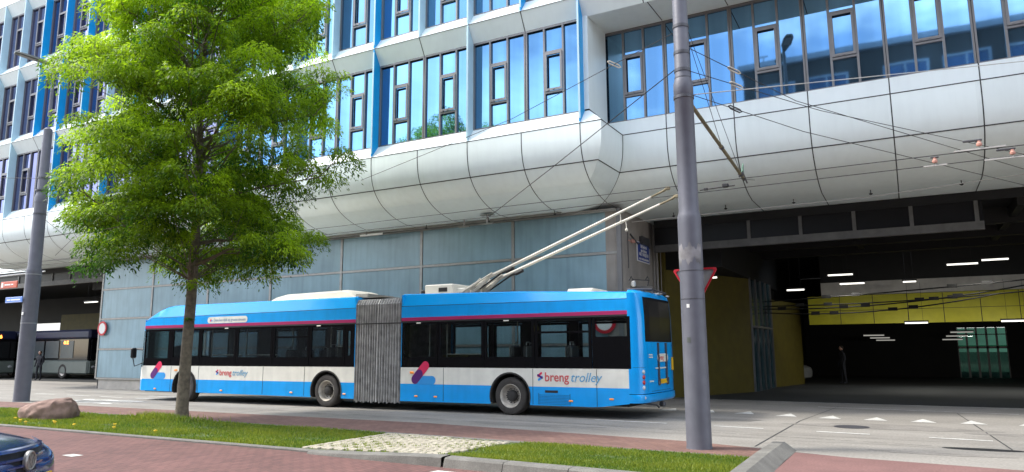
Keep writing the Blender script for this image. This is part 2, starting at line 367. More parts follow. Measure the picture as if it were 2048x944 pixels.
def text_mesh(txt, size, mat, shear=0, xs=1., ext=.002, align='LEFT', bold=0.):
    cu = bpy.data.curves.new('lettering', 'FONT'); cu.body = txt; cu.size = size; cu.shear = shear; cu.extrude = ext; cu.align_x = align; cu.resolution_u = 3; cu.offset = bold
    o = bpy.data.objects.new('lettering', cu); COL.objects.link(o)
    dg = bpy.context.evaluated_depsgraph_get(); me = bpy.data.meshes.new_from_object(o.evaluated_get(dg)); bpy.data.objects.remove(o)
    if xs != 1: me.transform(Matrix.Diagonal((xs, 1, 1, 1)))
    me.materials.clear(); me.materials.append(mat); return me
def place_text(me, name, parent, o, xdir, zdir=(0, 0, 1)):
    """lettering with its baseline along xdir and its height along zdir, starting at o"""
    x, z = Vector(xdir).normalized(), Vector(zdir).normalized(); n = x.cross(z)
    M = Matrix((x, z, n)).transposed().to_4x4(); M.translation = o
    me.transform(M); return link(me, name, parent)

# ------------------------------------------------------------------ ground, roads, verge
struct(MB().poly([(-400,-400,-.03),(400,-400,-.03),(400,400,-.03),(-400,400,-.03)]), 'ground', K['soil'])
side_top = [(-70,13.45),(-27,13.59),(-9.8,13.75),(-3.6,13.05),(-2.08,12.58)]
g_top = [(-70,12.1),(-23.9,11.92),(-15.4,11.76),(-9.3,11.61),(-6.1,11.45),(-3.1,11.35),(-2.03,11.3)]
g_bot = [(-70,9.15),(-17.6,9.14),(-9.15,9.1),(-5.9,8.94),(-4.6,8.87),(-1.95,8.72)]
redge = [(-2.0,12.5),(-.92,12.2),(1.19,11.94),(14,10.4),(60,5)]
struct(MB().poly([(x,y,0) for x,y in side_top+redge]+[(60,90,0),(-120,90,0),(-120,13.3,0)]), 'road', K['road'])
struct(MB().poly([(x,y,.004) for x,y in side_top]+[(x,y,.004) for x,y in g_top[::-1]]), 'pavement', K['brick_walk'])
struct(MB().poly([(-70,-11,-.006),(60,-11,-.006),(60,8.9,-.006)]+[(x,y-.02,-.006) for x,y in g_bot[::-1]]), 'brick_road', K['brick_road'])
struct(MB().poly([(-1.72,8.0,.0),(60,8.0,.0)]+[(x,y,.0) for x,y in redge[::-1]][:-1]+[(-1.72,12.45,0)]), 'bicycle_path', K['path'])
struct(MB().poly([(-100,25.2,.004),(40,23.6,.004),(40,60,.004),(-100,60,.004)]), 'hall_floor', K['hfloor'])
# joints and stains in the concrete road
for k, (a, b, wd) in enumerate([((-2.41,12.86),(-2.32,17.81),.03),((-2.32,17.81),(-1.9,22.6),.025),((1.3,14.2),(.9,21.5),.025),((-16,13.8),(-15.8,22),.025)]):
    a, b = Vector((*a, .003)), Vector((*b, .003)); d = (b-a).normalized().cross(Vector((0, 0, 1)))*wd*.5
    struct(MB().poly([a-d, a+d, b+d, b-d]), 'road_joint', K['joint'])
jm = MB(); px = -14.
while px < 9:
    ln = random.uniform(.12, .5); y = lambda x: 14.86+(-.118)*(x+5.2)
    jm.poly([(px, y(px)-.012, .003), (px+ln, y(px+ln)-.012, .003), (px+ln, y(px+ln)+.012, .003), (px, y(px)+.012, .003)], random.choice((0, 0, 1))); px += ln+random.uniform(.0, .12)
struct(jm, 'road_joint', [K['kerb'], K['joint']])
# lane dashes
def yl(x): return np.interp(x, [-40,-29,-15,-5.7,1.1,10], [17.1,16.8,16.35,16.05,15.4,14.5])
for x0, x1 in [(-28.9,-27.4),(-26.7,-25.3),(-24.5,-23.3),(-6.6,-4.85),(-3.8,-2.77),(-1.75,-.8),(.17,1.14),(2.1,3.1),(4.1,5.1),(-31.2,-29.8)]:
    struct(MB().poly([(x0,yl(x0)-.055,.006),(x1,yl(x1)-.055,.006),(x1,yl(x1)+.055,.006),(x0,yl(x0)+.055,.006)]), 'lane_marking', K['paint'])
for x0, x1, y in [(-25.2,-23.5,17.65),(-23.2,-21.0,17.5)]:
    struct(MB().poly([(x0,y-.06,.006),(x1,y-.06,.006),(x1,y+.06,.006),(x0,y+.06,.006)]), 'lane_marking', K['paint'])
for x, y in [(-5.85,19.35),(-3.8,19.1),(-2.77,18.85),(-1.78,18.66),(.13,18.58),(1.07,18.6),(2.1,18.55),(3.1,18.5),(-4.8,19.2),(-.82,18.62)]:
    struct(MB().poly([(x-.25,y,.006),(x+.25,y,.006),(x,y+.85,.006)]), 'give_way_marking', K['paint'])
struct(MB().poly([(-2.4,22.25,.006),(2.2,21.7,.006),(2.2,21.78,.006),(-2.4,22.33,.006)]), 'lane_marking', K['paint'])
struct(MB().poly([(-8,24.4,.006),(9,23.2,.006),(9,23.28,.006),(-8,24.48,.006)]), 'lane_marking', K['paint'])
bt = text_mesh('BUS', 2.3, K['paint'], ext=0, bold=.05)
bt.transform(Matrix.Diagonal((.36, 1.9, 1, 1))); bt.transform(Matrix.Rotation(R(-90), 4, 'Z')); bt.transform(Matrix.Translation((-25.6, 15.75, .006)))
tag(link(bt, 'lane_marking'), kind='structure')
mc = MB(); mc.poly([(.9+.45*math.cos(t)*1.3, 14.05+.16*math.sin(t), .004) for t in np.linspace(0, 2*math.pi, 20)[:-1]])
struct(mc, 'road_patch', K['dark'])
for k, (x, y, a, b) in enumerate([(-7.5,14.4,1.6,.35),(-12.5,14.6,2.2,.3),(-18,14.9,2.6,.28),(-.6,17.2,1.8,.5),(2.6,16.6,1.5,.35),(-4.2,17.4,1.2,.3),(-28,18,3,.5),(.2,13.2,.9,.18)]):
    pts = [(x+a*math.cos(t)*(1+.25*math.sin(3*t+k)), y+b*math.sin(t)*(1+.2*math.cos(2*t+k)), .0035) for t in np.linspace(0, 2*math.pi, 26)[:-1]]
    struct(MB().poly(pts), 'road_patch', K['patch'])
cv = MB(); cv.lathe((-1.2, 16.9, .0), [(.34, .004), (.34, .008), (.29, .008), (.29, .006)], n=28); struct(cv, 'manhole_cover', K['band'])
for y, w_ in ((14.35,.22),(15.25,.22)):
    tp = MB(); xs_ = np.linspace(-40, 12, 40); tp.grid([[(x, y-.05*(x+10)*.5*(x > -10)-w_/2+.03*math.sin(x*.9), .002), (x, y-.05*(x+10)*.5*(x > -10)+w_/2+.03*math.sin(x*1.3), .002)] for x in xs_]); struct(tp, 'tyre_track', K['track'])
for p in [(-11.75,7.05),(-5.4,8.35),(-5.15,8.05)]:
    l = .30 if p[0] < -9 else .5
    struct(MB().poly([(p[0]-l*.8,p[1]-.09,0),(p[0]+l*.2,p[1]-.11,0),(p[0]+l*.25,p[1]+.07,0),(p[0]-l*.75,p[1]+.09,0)]), 'lane_marking', K['paint'])
# kerbs
def ribbon(line, w0, w1, z, name, mat, drop=.0):
    m = MB(); prof = [(w0, z-drop-.15), (w0, z-.012), (w0+(.012 if w1 > w0 else -.012), z), (w1, z), (w1, z-.15)]
    m.grid([[(x, y+o, h) for o, h in prof] for x, y in line]); return struct(m, name, mat)
ribbon(g_top, -.0, .10, .03, 'kerb', K['kerb'])
ribbon(g_bot[:4], -.10, .03, .03, 'kerb', K['kerb'])
kx = [-9.15,-8.2,-7.2,-6.4,-5.9]
m = MB(); m.grid([[(x, y-.22+.0, -.02),(x, y-.2, .02+.10*t),(x, y-.17, .03+.10*t),(x, y+.03, .035+.10*t),(x, y+.05, -.05)] for x, y, t in [(-8.6,9.08,0),(-7.6,9.0,.35),(-6.6,8.96,.8),(-5.92,8.93,1)]]); struct(m, 'kerb', K['kerb'])
x = -5.88; i = 0
while x < -2.3:
    x1 = min(x+.98, -1.95); y0, y1 = np.interp([x, x1], [p[0] for p in g_bot], [p[1] for p in g_bot])
    m = MB(); m.grid([[(a, b-.24, -.02),(a, b-.2, .105),(a, b-.17, .125),(a, b+.0, .13),(a, b+.02, -.05)] for a, b in ((x+.006, y0), (x1-.006, y1))])
    for a, b, s_ in ((x+.006, y0, 1), (x1-.006, y1, -1)): m.poly([(a, b-.24, -.02),(a, b-.2, .105),(a, b-.17, .125),(a, b, .13),(a, b+.02, -.05)][::s_])
    struct(m, 'kerb', K['kerb']); x = x1
m = MB(); kend = [(-1.98, 12.62), (-1.99, 11.3), (-1.97, 10.0), (-1.95, 8.5), (-1.9, 6.8)]
m.grid([[(x-.10, y, -.05),(x-.10, y, .125),(x+.08, y, .13),(x+.26, y, .0)] for x, y in kend])
m.poly([(-2.08,12.62,-.05),(-1.72,12.62,0),(-1.90,12.62,.13),(-2.08,12.62,.125)]); struct(m, 'kerb', K['kerb'])
# verge soil, grass
struct(MB().poly([(x,y,.012) for x,y in g_top[:4]]+[(-9.12,9.1,.012)]+[(x,y,.012) for x,y in g_bot[1::-1]]), 'verge_soil', K['turf'])
struct(MB().poly([(-6.1,11.45,.02),(-3.1,11.35,.02),(-2.08,11.3,.02),(-2.05,8.75,.1),(-4.6,8.87,.1),(-5.9,8.94,.1)]), 'verge_soil', K['turf'])
def grass(name, n, region, zf, hmin, hmax, wd):
    X, Y = region(n); bare = np.sin(X*2.1+1.3*np.sin(Y*3.1))+np.sin(Y*4.3-X*1.1)+rng.normal(0, .5, len(X)) < -1.55; X, Y = X[~bare], Y[~bare]; n = len(X)
    patch = .5+.5*np.sin(X*1.7+np.sin(Y*2.3)*1.3)*np.sin(Y*2.9+X*.6)
    h = rng.uniform(hmin, hmax, n)*(.75+.5*patch); a = rng.uniform(0, 6.283, n); le = rng.uniform(.1, .9, n)*h
    Z = zf(X, Y); b = rng.uniform(0, 6.283, n)
    v = np.zeros((n, 3, 3)); dx, dy = np.cos(a)*wd, np.sin(a)*wd
    v[:,0] = np.c_[X-dx, Y-dy, Z]; v[:,1] = np.c_[X+dx, Y+dy, Z]; v[:,2] = np.c_[X+np.cos(b)*le, Y+np.sin(b)*le, Z+h]
    me = bpy.data.meshes.new(name); me.vertices.add(n*3); me.vertices.foreach_set('co', v.ravel())
    me.loops.add(n*3); me.loops.foreach_set('vertex_index', np.arange(n*3, dtype=np.int32)); me.polygons.add(n)
    me.polygons.foreach_set('loop_start', np.arange(0, n*3, 3, dtype=np.int32)); me.update(); me.validate()
    t = np.clip(.25+.35*patch+rng.normal(0, .18, n), 0, 1)
    at = me.attributes.new('tint', 'FLOAT', 'POINT'); at.data.foreach_set('value', np.repeat(t, 3).astype(np.float32)); me.materials.append(K['grass'])
    return tag(link(me, name), kind='stuff')
def regL(n):
    X = np.r_[rng.uniform(-27, -9.15, n), rng.uniform(-45, -27, n//5)]; lo = np.interp(X, [p[0] for p in g_bot], [p[1] for p in g_bot]); hi = np.interp(X, [p[0] for p in g_top], [p[1] for p in g_top])
    Y = lo+.03+(hi-lo-.03)*rng.uniform(0, 1, len(X)); return X, Y
def regR(n):
    X = rng.uniform(-6.0, -2.09, n); lo = np.interp(X, [p[0] for p in g_bot], [p[1] for p in g_bot]); hi = np.interp(X, [p[0] for p in g_top], [p[1] for p in g_top])
    Y = lo+.03+(hi-lo-.03)*rng.uniform(0, 1, n); return X, Y
grass('verge_grass', 78000, regL, lambda X, Y: .01+0*X, .025, .07, .011)
grass('verge_grass', 40000, regR, lambda X, Y: .02+.08*np.clip((11.2-Y)/2.4, 0, 1), .022, .055, .008)
# grass tufts at the foot of the tree
grass('tufts_of_grass', 2600, lambda n: (-15.75+rng.normal(0, .55, n), 11.55+rng.normal(0, .24, n)*.8), lambda X, Y: .01+0*X, .07, .17, .012)
# perforated pavers with grass joints
m = MB(); cell = .27
for i in range(12):
    for j in range(10):
        x0, y0 = -9.12+i*.262, 9.0+j*.262
        yl0 = np.interp(x0+.13, [p[0] for p in g_bot], [p[1] for p in g_bot]); yh0 = np.interp(x0+.13, [p[0] for p in g_top], [p[1] for p in g_top])
        if y0 < yl0 or y0+.24 > yh0+.08 or x0+.25 > -6.0: continue
        zz = .03+.08*max(0, (x0+9)/3)*max(0, (11.4-y0)/2.4)+random.uniform(-.004, .004); c = .062
        sx = .01*random.uniform(-1, 1)
        for (a, b) in ((0, 0), (.131, .131)):
            m.rbox((x0+a+.004+sx, y0+b*.0+.006, zz-.06), (x0+a+.108+sx, y0+.243, zz), .012) if a == 0 else m.rbox((x0+.118+sx, y0+.07, zz-.06), (x0+.232+sx, y0+.262, zz-.002), .012)
struct(m, 'paver_strip', K['paver'])
struct(MB().poly([(-9.15,9.1,.004),(-5.98,8.95,.06),(-6.05,11.45,.012),(-9.3,11.6,.004)]), 'paver_bedding', K['turf'])
def regP(n):
    i = rng.integers(0, 13, n); X = -9.12+i*.262-.006+rng.normal(0, .008, n); Y = rng.uniform(9.05, 11.5, n)
    k = rng.random(n) < .5; j = rng.integers(0, 10, n)
    X2 = -9.12+i*.262+.17+rng.normal(0, .03, n); Y2 = 9.0+j*.262+.03+rng.normal(0, .018, n)
    X = np.where(k, X, X2); Y = np.where(k, Y, Y2)
    dens = (np.sin(X*3+Y*2)+np.sin(Y*5.1-X*1.7)+rng.normal(0, .7, n)) > -.2
    ok = (X < -6.02) & (Y < 11.5) & (Y > 9.1) & dens
    return X[ok], Y[ok]
grass('paver_grass', 5200, regP, lambda X, Y: .0+.08*np.clip((X+9)/3, 0, 1)*np.clip((11.4-Y)/2.4, 0, 1), .03, .065, .008)
# dandelions
proto = None
spots = [(-18.2,9.55),(-18.9,9.8),(-17.2,9.75),(-16.9,9.6),(-19.6,9.7),(-16.0,9.5),(-21.0,10.0),(-17.6,9.35),(-14.6,9.5),(-15.2,9.9),(-13.2,9.45),(-20.3,9.5)]
where = ['left of the boulder, first from it', 'left of the boulder, second from it', 'right in front of the boulder', 'just right of the boulder front', 'far left of the boulder near the kerb', 'between boulder and tree, near the kerb',
         'at the left edge of the photo', 'below the boulder at the kerb', 'in front of the tree, left side', 'left of the tree foot', 'right of the tree near the kerb', 'below the left post']
for i, (x, y) in enumerate(spots):
    if proto is None:
        m = MB()
        for k in range(5):
            a = k*1.257; m.lathe((math.cos(a)*.03, math.sin(a)*.03, .09+.015*(k % 2)), [(.004, -.006), (.024, 0), (.016, .012), (.003, .014)], n=9)
            m.tube([(math.cos(a)*.015, math.sin(a)*.015, 0), (math.cos(a)*.03, math.sin(a)*.03, .09)], .003, n=4)
        o = proto = m.build('dandelion', K['dand'], loc=(x, y, .02))
    else:
        o = proto.copy(); COL.objects.link(o); o.location = (x, y, .02)
    o.scale = (.7, .7, .7); o.rotation_euler = (0, 0, i*1.1)
    tag(o, 'yellow dandelion clump in the grass ' + where[i], 'flower', 'dandelions in the verge grass')

# ------------------------------------------------------------------ station building
B = empty('station_building', (-7.43, 20.44, 0), 'white office block with blue fins and bulging canopy over a bus station', 'building')
FY, WY = 17.62, 17.92; MOD = 1.828; X0 = -7.47
def fold(k): return 7.8+3.7*k
NB = 18; XL = X0-MOD*NB
# bullnose profile (d = inward offset from the front line, z)
ctrl = [(0, 7.8), (.012, 7.35), (.09, 6.95), (.27, 6.62), (.58, 6.33), (1.0, 6.11), (1.45, 5.97), (1.95, 5.88)]
def catmull(c, n=5):
    o = []
    for i in range(len(c)-1):
        p0, p1, p2, p3 = c[max(i-1, 0)], c[i], c[i+1], c[min(i+2, len(c)-1)]
        for k in range(n):
            t = k/n; o.append(tuple(.5*(2*b+(c2-a)*t+(2*a-5*b+4*c2-d)*t*t+(-a+3*b-3*c2+d)*t**3) for a, b, c2, d in zip(p0, p1, p2, p3)))
    return o+[c[-1]]
prof = catmull(ctrl)
XR, YR, CX = 14.0, 19.3, -6.85
m = MB()
m.grid([[(XL, FY+d, z), (CX-d, FY+d, z)] for d, z in prof]); m.grid([[(CX-d, FY+d, z), (CX-d, YR+d, z)] for d, z in prof]); m.grid([[(CX-d, YR+d, z), (XR, YR+d, z)] for d, z in prof])
m.poly([(XL,FY+1.95,5.88),(CX-1.95,FY+1.95,5.88),(CX-1.95,24.6,5.88),(XL,24.6,5.88)]); m.poly([(CX-1.95,YR+1.95,5.88),(XR,YR+1.95,5.88),(XR,24.6,5.88),(CX-1.95,24.6,5.88)])
m.poly([(XL,FY+d,z) for d, z in prof]+[(XL,24.6,5.88),(XL,24.6,7.8)])
canopy = m.build('canopy', K['clad'], B, True)
jm = MB()
def nrm(i):
    a, b = prof[max(i-1, 0)], prof[min(i+1, len(prof)-1)]; tx, tz = b[0]-a[0], b[1]-a[1]; l = math.hypot(tx, tz); return (tz/l, -tx/l)   # outward (-d, .)
def pt(i, e=.004):
    n = nrm(i); s_ = 1 if n[0] < 0 else 1
    return (prof[i][0]+n[0]*e, prof[i][1]+n[1]*e)
W = .013
for k in range(NB+1):
    x = X0-MOD*k
    jm.grid([[(x-W, FY+pt(i)[0], pt(i)[1]), (x+W, FY+pt(i)[0], pt(i)[1])] for i in range(len(prof))])
    jm.poly([(x-W, FY+1.95, 5.876), (x+W, FY+1.95, 5.876), (x+W, 20.4, 5.876), (x-W, 20.4, 5.876)])
for k in range(11):
    x = -5.54+1.87*k
    jm.grid([[(x-W, YR+pt(i)[0], pt(i)[1]), (x+W, YR+pt(i)[0], pt(i)[1])] for i in range(len(prof))])
    jm.poly([(x-W, YR+1.95, 5.876), (x+W, YR+1.95, 5.876), (x+W, 23.3, 5.876), (x-W, 23.3, 5.876)])
    jm.poly([(x-W, YR-.004, 8.2), (x+W, YR-.004, 8.2), (x+W, YR-.004, 7.8), (x-W, YR-.004, 7.8)])
for i in (0, 13):   # seams that follow the front round both corners
    a, b = pt(i), (pt(i)[0]+(.0 if i == 0 else .010), pt(i)[1]-.026)
    for (p, q) in ((a, b),):
        jm.grid([[(XL, FY+d, z), (CX-d, FY+d, z), (CX-d, YR+d, z), (XR, YR+d, z)] for d, z in (p, q)])
ci = len(prof)
jm.grid([[(CX-pt(i)[0]-W, YR+pt(i)[0]-.004, pt(i)[1]), (CX-pt(i)[0]+W, YR+pt(i)[0]-.004-.006, pt(i)[1])] for i in range(ci)])
jm.poly([(-7.3-W, 19.29, 8.2),(-7.3+W, 19.29, 8.2),(CX+W, 19.29, 7.8),(CX-W, 19.29, 7.8)])
j = jm.build('panel_joint', K['joint'], canopy)
# sill band
m = MB(); m.grid([[(XL, WY, 8.21), (X0+.17, WY, 8.21), (-7.3, 19.3, 8.2)], [(XL, FY, 7.8), (CX, FY, 7.8), (CX, YR, 7.8)]]); m.grid([[(-7.3, YR, 8.2), (XR, YR, 8.2)], [(CX, YR, 7.8), (XR, YR, 7.8)]])
m.build('sill_band', K['clad2'], B)
m = MB(); m.poly([(-7.3, WY-.02, 8.25),(-7.3, YR, 8.2),(-7.3, YR, 11.08),(-7.3, WY-.02, 11.08)]); m.poly([(-7.3, WY-.02, 8.25),(-7.3, WY-.02, 11.08),(-7.46, WY-.02, 11.08),(-7.46, WY-.02, 8.25)])
m.build('return_panel', K['clad'], B)
# spandrels of the upper floors
for k in (1, 2, 3):
    z = fold(k); x1 = XR; lo = z-.51
    m = MB(); m.grid([[(XL, WY, lo), (x1, WY, lo)], [(XL, FY, z), (x1, FY, z)]], 0); m.grid([[(XL, FY, z), (x1, FY, z)], [(XL, WY, z+.41), (x1, WY, z+.41)]], 1)
    if k == 1: m.poly([(-7.46, WY-.01, 11.0),(XR, WY-.01, 11.0),(XR, YR+.05, 11.04),(-7.46, YR+.05, 11.04)], 0)
    sp = m.build('spandrel', [K['clad'], K['clad2']], B)
    jm = MB(); jm.poly([(XL, FY-.004, z-.012), (x1, FY-.004, z-.012), (x1, FY-.004, z+.01), (XL, FY-.004, z+.01)])
    for q in range(-11 if k == 1 else 0, NB+1):
        x = X0-MOD*q
        jm.poly([(x-W, FY-.004, z), (x+W, FY-.004, z), (x+W, WY-.004, lo-.004), (x-W, WY-.004, lo-.004)])
    if k == 1:
        for q in range(11):
            x = -5.54+1.87*q; jm.poly([(x-W, WY, 10.994), (x+W, WY, 10.994), (x+W, YR, 11.033), (x-W, YR, 11.033)])
    jm.build('panel_joint', K['joint'], sp)
m = MB(); m.box((XL, WY+.3, fold(3)+.41), (XR, 30, 24)); m.box((X0+.2, WY+.05, fold(1)+.47), (XR, WY+.3, 24)); m.build('upper_storeys', K['clad'], B)
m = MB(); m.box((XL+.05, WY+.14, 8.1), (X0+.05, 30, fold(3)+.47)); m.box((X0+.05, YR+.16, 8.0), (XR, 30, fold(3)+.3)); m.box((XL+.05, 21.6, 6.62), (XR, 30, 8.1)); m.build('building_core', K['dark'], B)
# windows: one bay each
def window_meshes(h, glass, extra):
    wid = MOD-.02 if not extra else 1.85; t = wid/3; fr = MB(); g = MB(); sa = MB()
    fw_ = .055
    xs = [0, t, 2*t, wid]
    for i, x in enumerate(xs): fr.box((x-(.028 if 0 < i < 3 else 0)-(.045 if i == 3 else 0), -.05, 0), (x+(.028 if 0 < i < 3 else 0)+(.045 if i == 0 else 0), .05, h))
    fr.box((0, -.045, h-.06), (wid, .045, h)); fr.box((0, -.045, 0), (wid, .045, .04))
    z1, z2 = h*.27, h*.71
    fr.box((t+.028, -.045, z1-.03), (2*t-.028, .045, z1+.03)); fr.box((t+.028, -.045, z2-.03), (2*t-.028, .045, z2+.03))
    for i in range(3): g.poly([(xs[i], .01, 0), (xs[i+1], .01, 0), (xs[i+1], .01, h), (xs[i], .01, h)])
    a, b, c, d = t+.03, 2*t-.03, z1+.035, z2-.035
    for p, q in (((a, c), (a+.06, d)), ((b-.06, c), (b, d)), ((a+.06, c), (b-.06, c+.07)), ((a+.06, d-.06), (b-.06, d))): sa.box((p[0], -.075, p[1]), (q[0], -.052, q[1]))
    for u in (.12, .42): sa.box((a+u*(b-a)+.03, -.09, c+.02), (a+u*(b-a)+.07, -.075, c+.045))
    return fr.mesh('window', K['frame']), g.mesh('pane', glass), sa.mesh('sash', K['frame'])
hw = 3.7-.51-.41
WL = window_meshes(hw, K['glassL'], False); WV = window_meshes(hw, K['glassV'], False); WR = window_meshes(11.03-8.2, K['glassR'], True)
def add_window(ms, x, y, z):
    o = link(ms[0], 'window', B, (x, y, z)); child(ms[1], 'pane', o); child(ms[2], 'sash', o)
for k in range(3):
    for q in range(NB):
        x = X0-MOD*(q+1)
        if k == 2 and q < 8: continue
        add_window(WL if q < 8 else WV, x+.01, WY+.05, fold(k)+.41)
for q in range(11):
    add_window(WR, -7.39+1.865*q, YR+.09, 8.2)
for q in range(8):   # plain glazing hidden behind the tree on the third floor
    add_window(WL, X0-MOD*(q+1)+.01, WY+.05, fold(2)+.41)
m = MB(); m.box((XL, WY+.02, 10.93), (X0, WY+.08, 11.0)); m.build('head_shade_strip', K['black'], B)  # black strip standing for the shadow line at the window tops
def fin(x, k, mat):
    m = MB(); z0, z1 = fold(k)+.02, fold(k+1)-.02; th = .025
    m.prism([(x-th, FY-.012, z0), (x-th, FY-.012, z1), (x-th, WY+.03, z1-.49), (x-th, WY+.03, z0+.40)], (2*th, 0, 0), 0)
    m.box((x-th-.003, FY-.02, z0+.1), (x+th+.003, FY-.013, z1-.1), 1)
    m.build('fin', [mat, K['finP']], B)
c1 = 'bpbpbpbbpp'; c2 = 'bbppbpppbbpbpbbbppp'; c3 = 'bpbbpbpbpbbbbbbbpppp'
for q in range(10): fin(X0-2*MOD*q, 0, K['finB' if c1[q] == 'b' else 'finP'])
for q in range(NB+1): fin(X0-MOD*q, 1, K['finB' if c2[q] == 'b' else 'finP'])
for q in range(NB+1): fin(X0-MOD*q, 2, K['finB' if c3[q] == 'b' else 'finP'])
# ground floor wall of glass panels
YW = 20.44; xs = [-7.45-3.655*k for k in range(8)]; xs[-1] = -33.05; zs = [.46, 1.78, 3.16, 4.53, 5.9]
pmesh = {}
for i in range(7):
    for j in range(4):
        m = MB(); m.rbox((xs[i+1]+.05, YW-.02, zs[j]+.04), (xs[i]-.05, YW+.05, zs[j+1]-.04), .012); m.build('wall_panel', K['wallp'], B)
m = MB()
for x in xs: m.box((x-.05, YW-.05, .46), (x+.05, YW+.04, 5.88))
for z in zs[:-1]:
    for i in range(7): m.box((xs[i+1]+.05, YW-.046, z-.04), (xs[i]-.05, YW+.03, z+.04))
m.build('wall_frame', K['steel'], B)
m = MB(); m.box((-32.9, YW+.02, 0), (-7.46, YW+.4, .45)); m.build('plinth', K['plinth'], B)
m = MB(); m.box((-33.05, YW+.06, .45), (-7.46, YW+.5, 5.88)); m.box((-33.1, YW+.1, 0), (-32.9, YW+4, 5.88)); m.build('inner_wall', K['dark'], B)
m = MB(); m.rbox((-7.9, YW-.03, 0), (-7.43, 24.1, 5.88), .02); cw = m.build('concrete_end_wall', K['conc'], B)
m = MB(); m.box((-7.52, YW-.075, 0), (-7.38, YW+.02, 5.88)); m.build('corner_post', K['frame'], B)
m = MB()
for x, y, r, a, b in [(-7.36,23.5,.03,0,5.8),(-7.34,23.75,.05,0,5.8),(-7.30,24.05,.02,0,5.8)]: m.tube([(x, y, a), (x, y, b)], r)
m.box((-7.38,23.4,2.9),(-7.28,23.6,3.3)); m.lathe((-7.3,24.05,5.0),[(.05,-.06),(.07,0),(.05,.06)])
m.build('pipe', K['steel'], B)
m = MB(); m.tube([(-7.4,21.3,5.2),(-7.36,21.9,4.95),(-7.36,22.6,5.2),(-7.36,23.1,4.95)], .022); m.tube([(-7.4,21.05,5.3),(-7.4,21.05,4.1)], .012); m.box((-7.42,22.2,5.0),(-7.3,22.9,5.25)); m.tube([(-7.4,22.4,5.3),(-7.4,22.4,4.8)],.01)
m.build('wall_bracket', K['band'], B)
m = MB(); m.lathe((-7.36,21.3,4.98),[(.02,0),(.06,.03),(.035,.08),(.06,.13),(.02,.17)],axis='Y',n=12); m.tube([(-7.42,21.1,4.98),(-7.36,21.6,4.98)],.02); m.build('wall_insulator', K['insul'], B)
# gates: transom strip, posts, beam
for nm, (xa, xb, y, posts, zb) in dict(right=(-7.2, 2.05, 23.1, [-5.66,-4.15,-2.63,-1.15,.33,1.9], 4.93), left=(-46, -33.2, 20.7, [-34.85,-36.38,-37.9,-39.4,-41], 5.12)).items():
    m = MB(); m.box((xa, y, zb-.12), (xb, y+.14, zb+.11)); m.build('gate_beam', K['beam'], B)
    m = MB(); m.box((xa, y+.02, 5.62), (15 if nm == 'right' else xb, y+.1, 5.87)); m.build('gate_header', K['dark'], B)
    for x in posts: MB().box((x-.05, y+.01, zb+.11), (x+.05, y+.1, 5.62)).build('gate_post', K['beam'], B)
    MB().box((xa, y+.05, zb+.11), (xb, y+.07, 5.62)).build('gate_glazing', K['dglass'], B)
# sprinkler heads, surface lights and rail under the soffit
for x, y in [(-9.3,19.8),(-11.7,19.85),(-14.2,19.9),(-16.8,19.9),(-6.2,22.0),(-4.5,21.6),(-2.6,21.7),(-.6,21.5),(1.5,21.4),(-34.6,20.2)]:
    m = MB(); m.lathe((x, y, 5.74), [(.012, .14), (.012, .05), (.05, .04), (.045, .02), (.01, .0)], n=8); m.build('sprinkler', K['black'], B)
m = MB(); m.box((-33, 20.05, 5.80), (-9.2, 20.12, 5.87)); m.box((-33, 20.28, 5.78), (-7.5, 20.36, 5.875)); m.build('soffit_rail', K['steel'], B)
# interior
m = MB(); m.poly([(-90,24.6,5.93),(30,24.6,5.93),(30,33.2,5.93),(-90,33.2,5.93)][::-1]); m.poly([(-90,35.0,5.93),(30,35.0,5.93),(30,58,5.93),(-90,58,5.93)][::-1]); m.poly([(-90,33.2,5.93),(-3.5,33.2,5.93),(-3.5,35,5.93),(-90,35,5.93)][::-1])  # gap left before the yellow fascia, added to let daylight down on it
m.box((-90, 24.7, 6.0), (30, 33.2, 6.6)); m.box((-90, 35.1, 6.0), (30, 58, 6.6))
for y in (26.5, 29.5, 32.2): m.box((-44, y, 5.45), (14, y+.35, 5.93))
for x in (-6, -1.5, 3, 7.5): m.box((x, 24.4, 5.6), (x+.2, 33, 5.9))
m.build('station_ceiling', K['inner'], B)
m = MB(); m.box((-7.6,24.1,0),(-7.2,24.4,5.9)); m.prism([(-7.2,24.3,0),(-5.34,29.15,0),(-5.34,29.15,4.35),(-7.2,24.3,4.35)], (-.2,.08,0)); m.build('yellow_partition', K['dim_ochre'], B)
m = MB(); m.prism([(-5.2,32.95,0),(-4.45,36.7,0),(-4.45,36.7,3.75),(-5.2,32.95,3.75)], (-.2,.05,0)); m.build('yellow_partition', K['dim_ochre'], B)
m = MB(); m.prism([(-5.34,29.15,0),(-5.2,32.95,0),(-5.2,32.95,4.4),(-5.34,29.15,4.4)], (-.1,0,0)); gp = m.build('glazed_partition', K['teal'], B)
m = MB()
for t in np.linspace(0, 1, 5): m.box((-5.36+.14*t, 29.15+3.8*t-.03, 0), (-5.28+.14*t, 29.15+3.8*t+.03, 4.4))
m.box((-5.33, 29.2, 2.45), (-5.15, 32.9, 2.52)); m.build('mullion', K['frame'], gp)
m = MB(); m.box((-9,24.3,4.35),(-5.3,36,5.9)) ; m.build('bulkhead', K['dark'], B)
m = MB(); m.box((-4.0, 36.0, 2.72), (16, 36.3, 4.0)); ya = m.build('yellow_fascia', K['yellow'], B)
m = MB()
for k in range(14): m.box((-4.0+1.35*k-.012, 35.99, 2.72), (-4.0+1.35*k+.012, 36.0, 4.0))
m.box((-4.0, 35.985, 3.32), (16, 35.995, 3.335)); m.build('panel_joint', K['joint'], ya)
m = MB(); m.box((-3.4, 36.02, 4.02), (16, 36.3, 4.62)); m.build('white_upstand', K['awhite'], B)
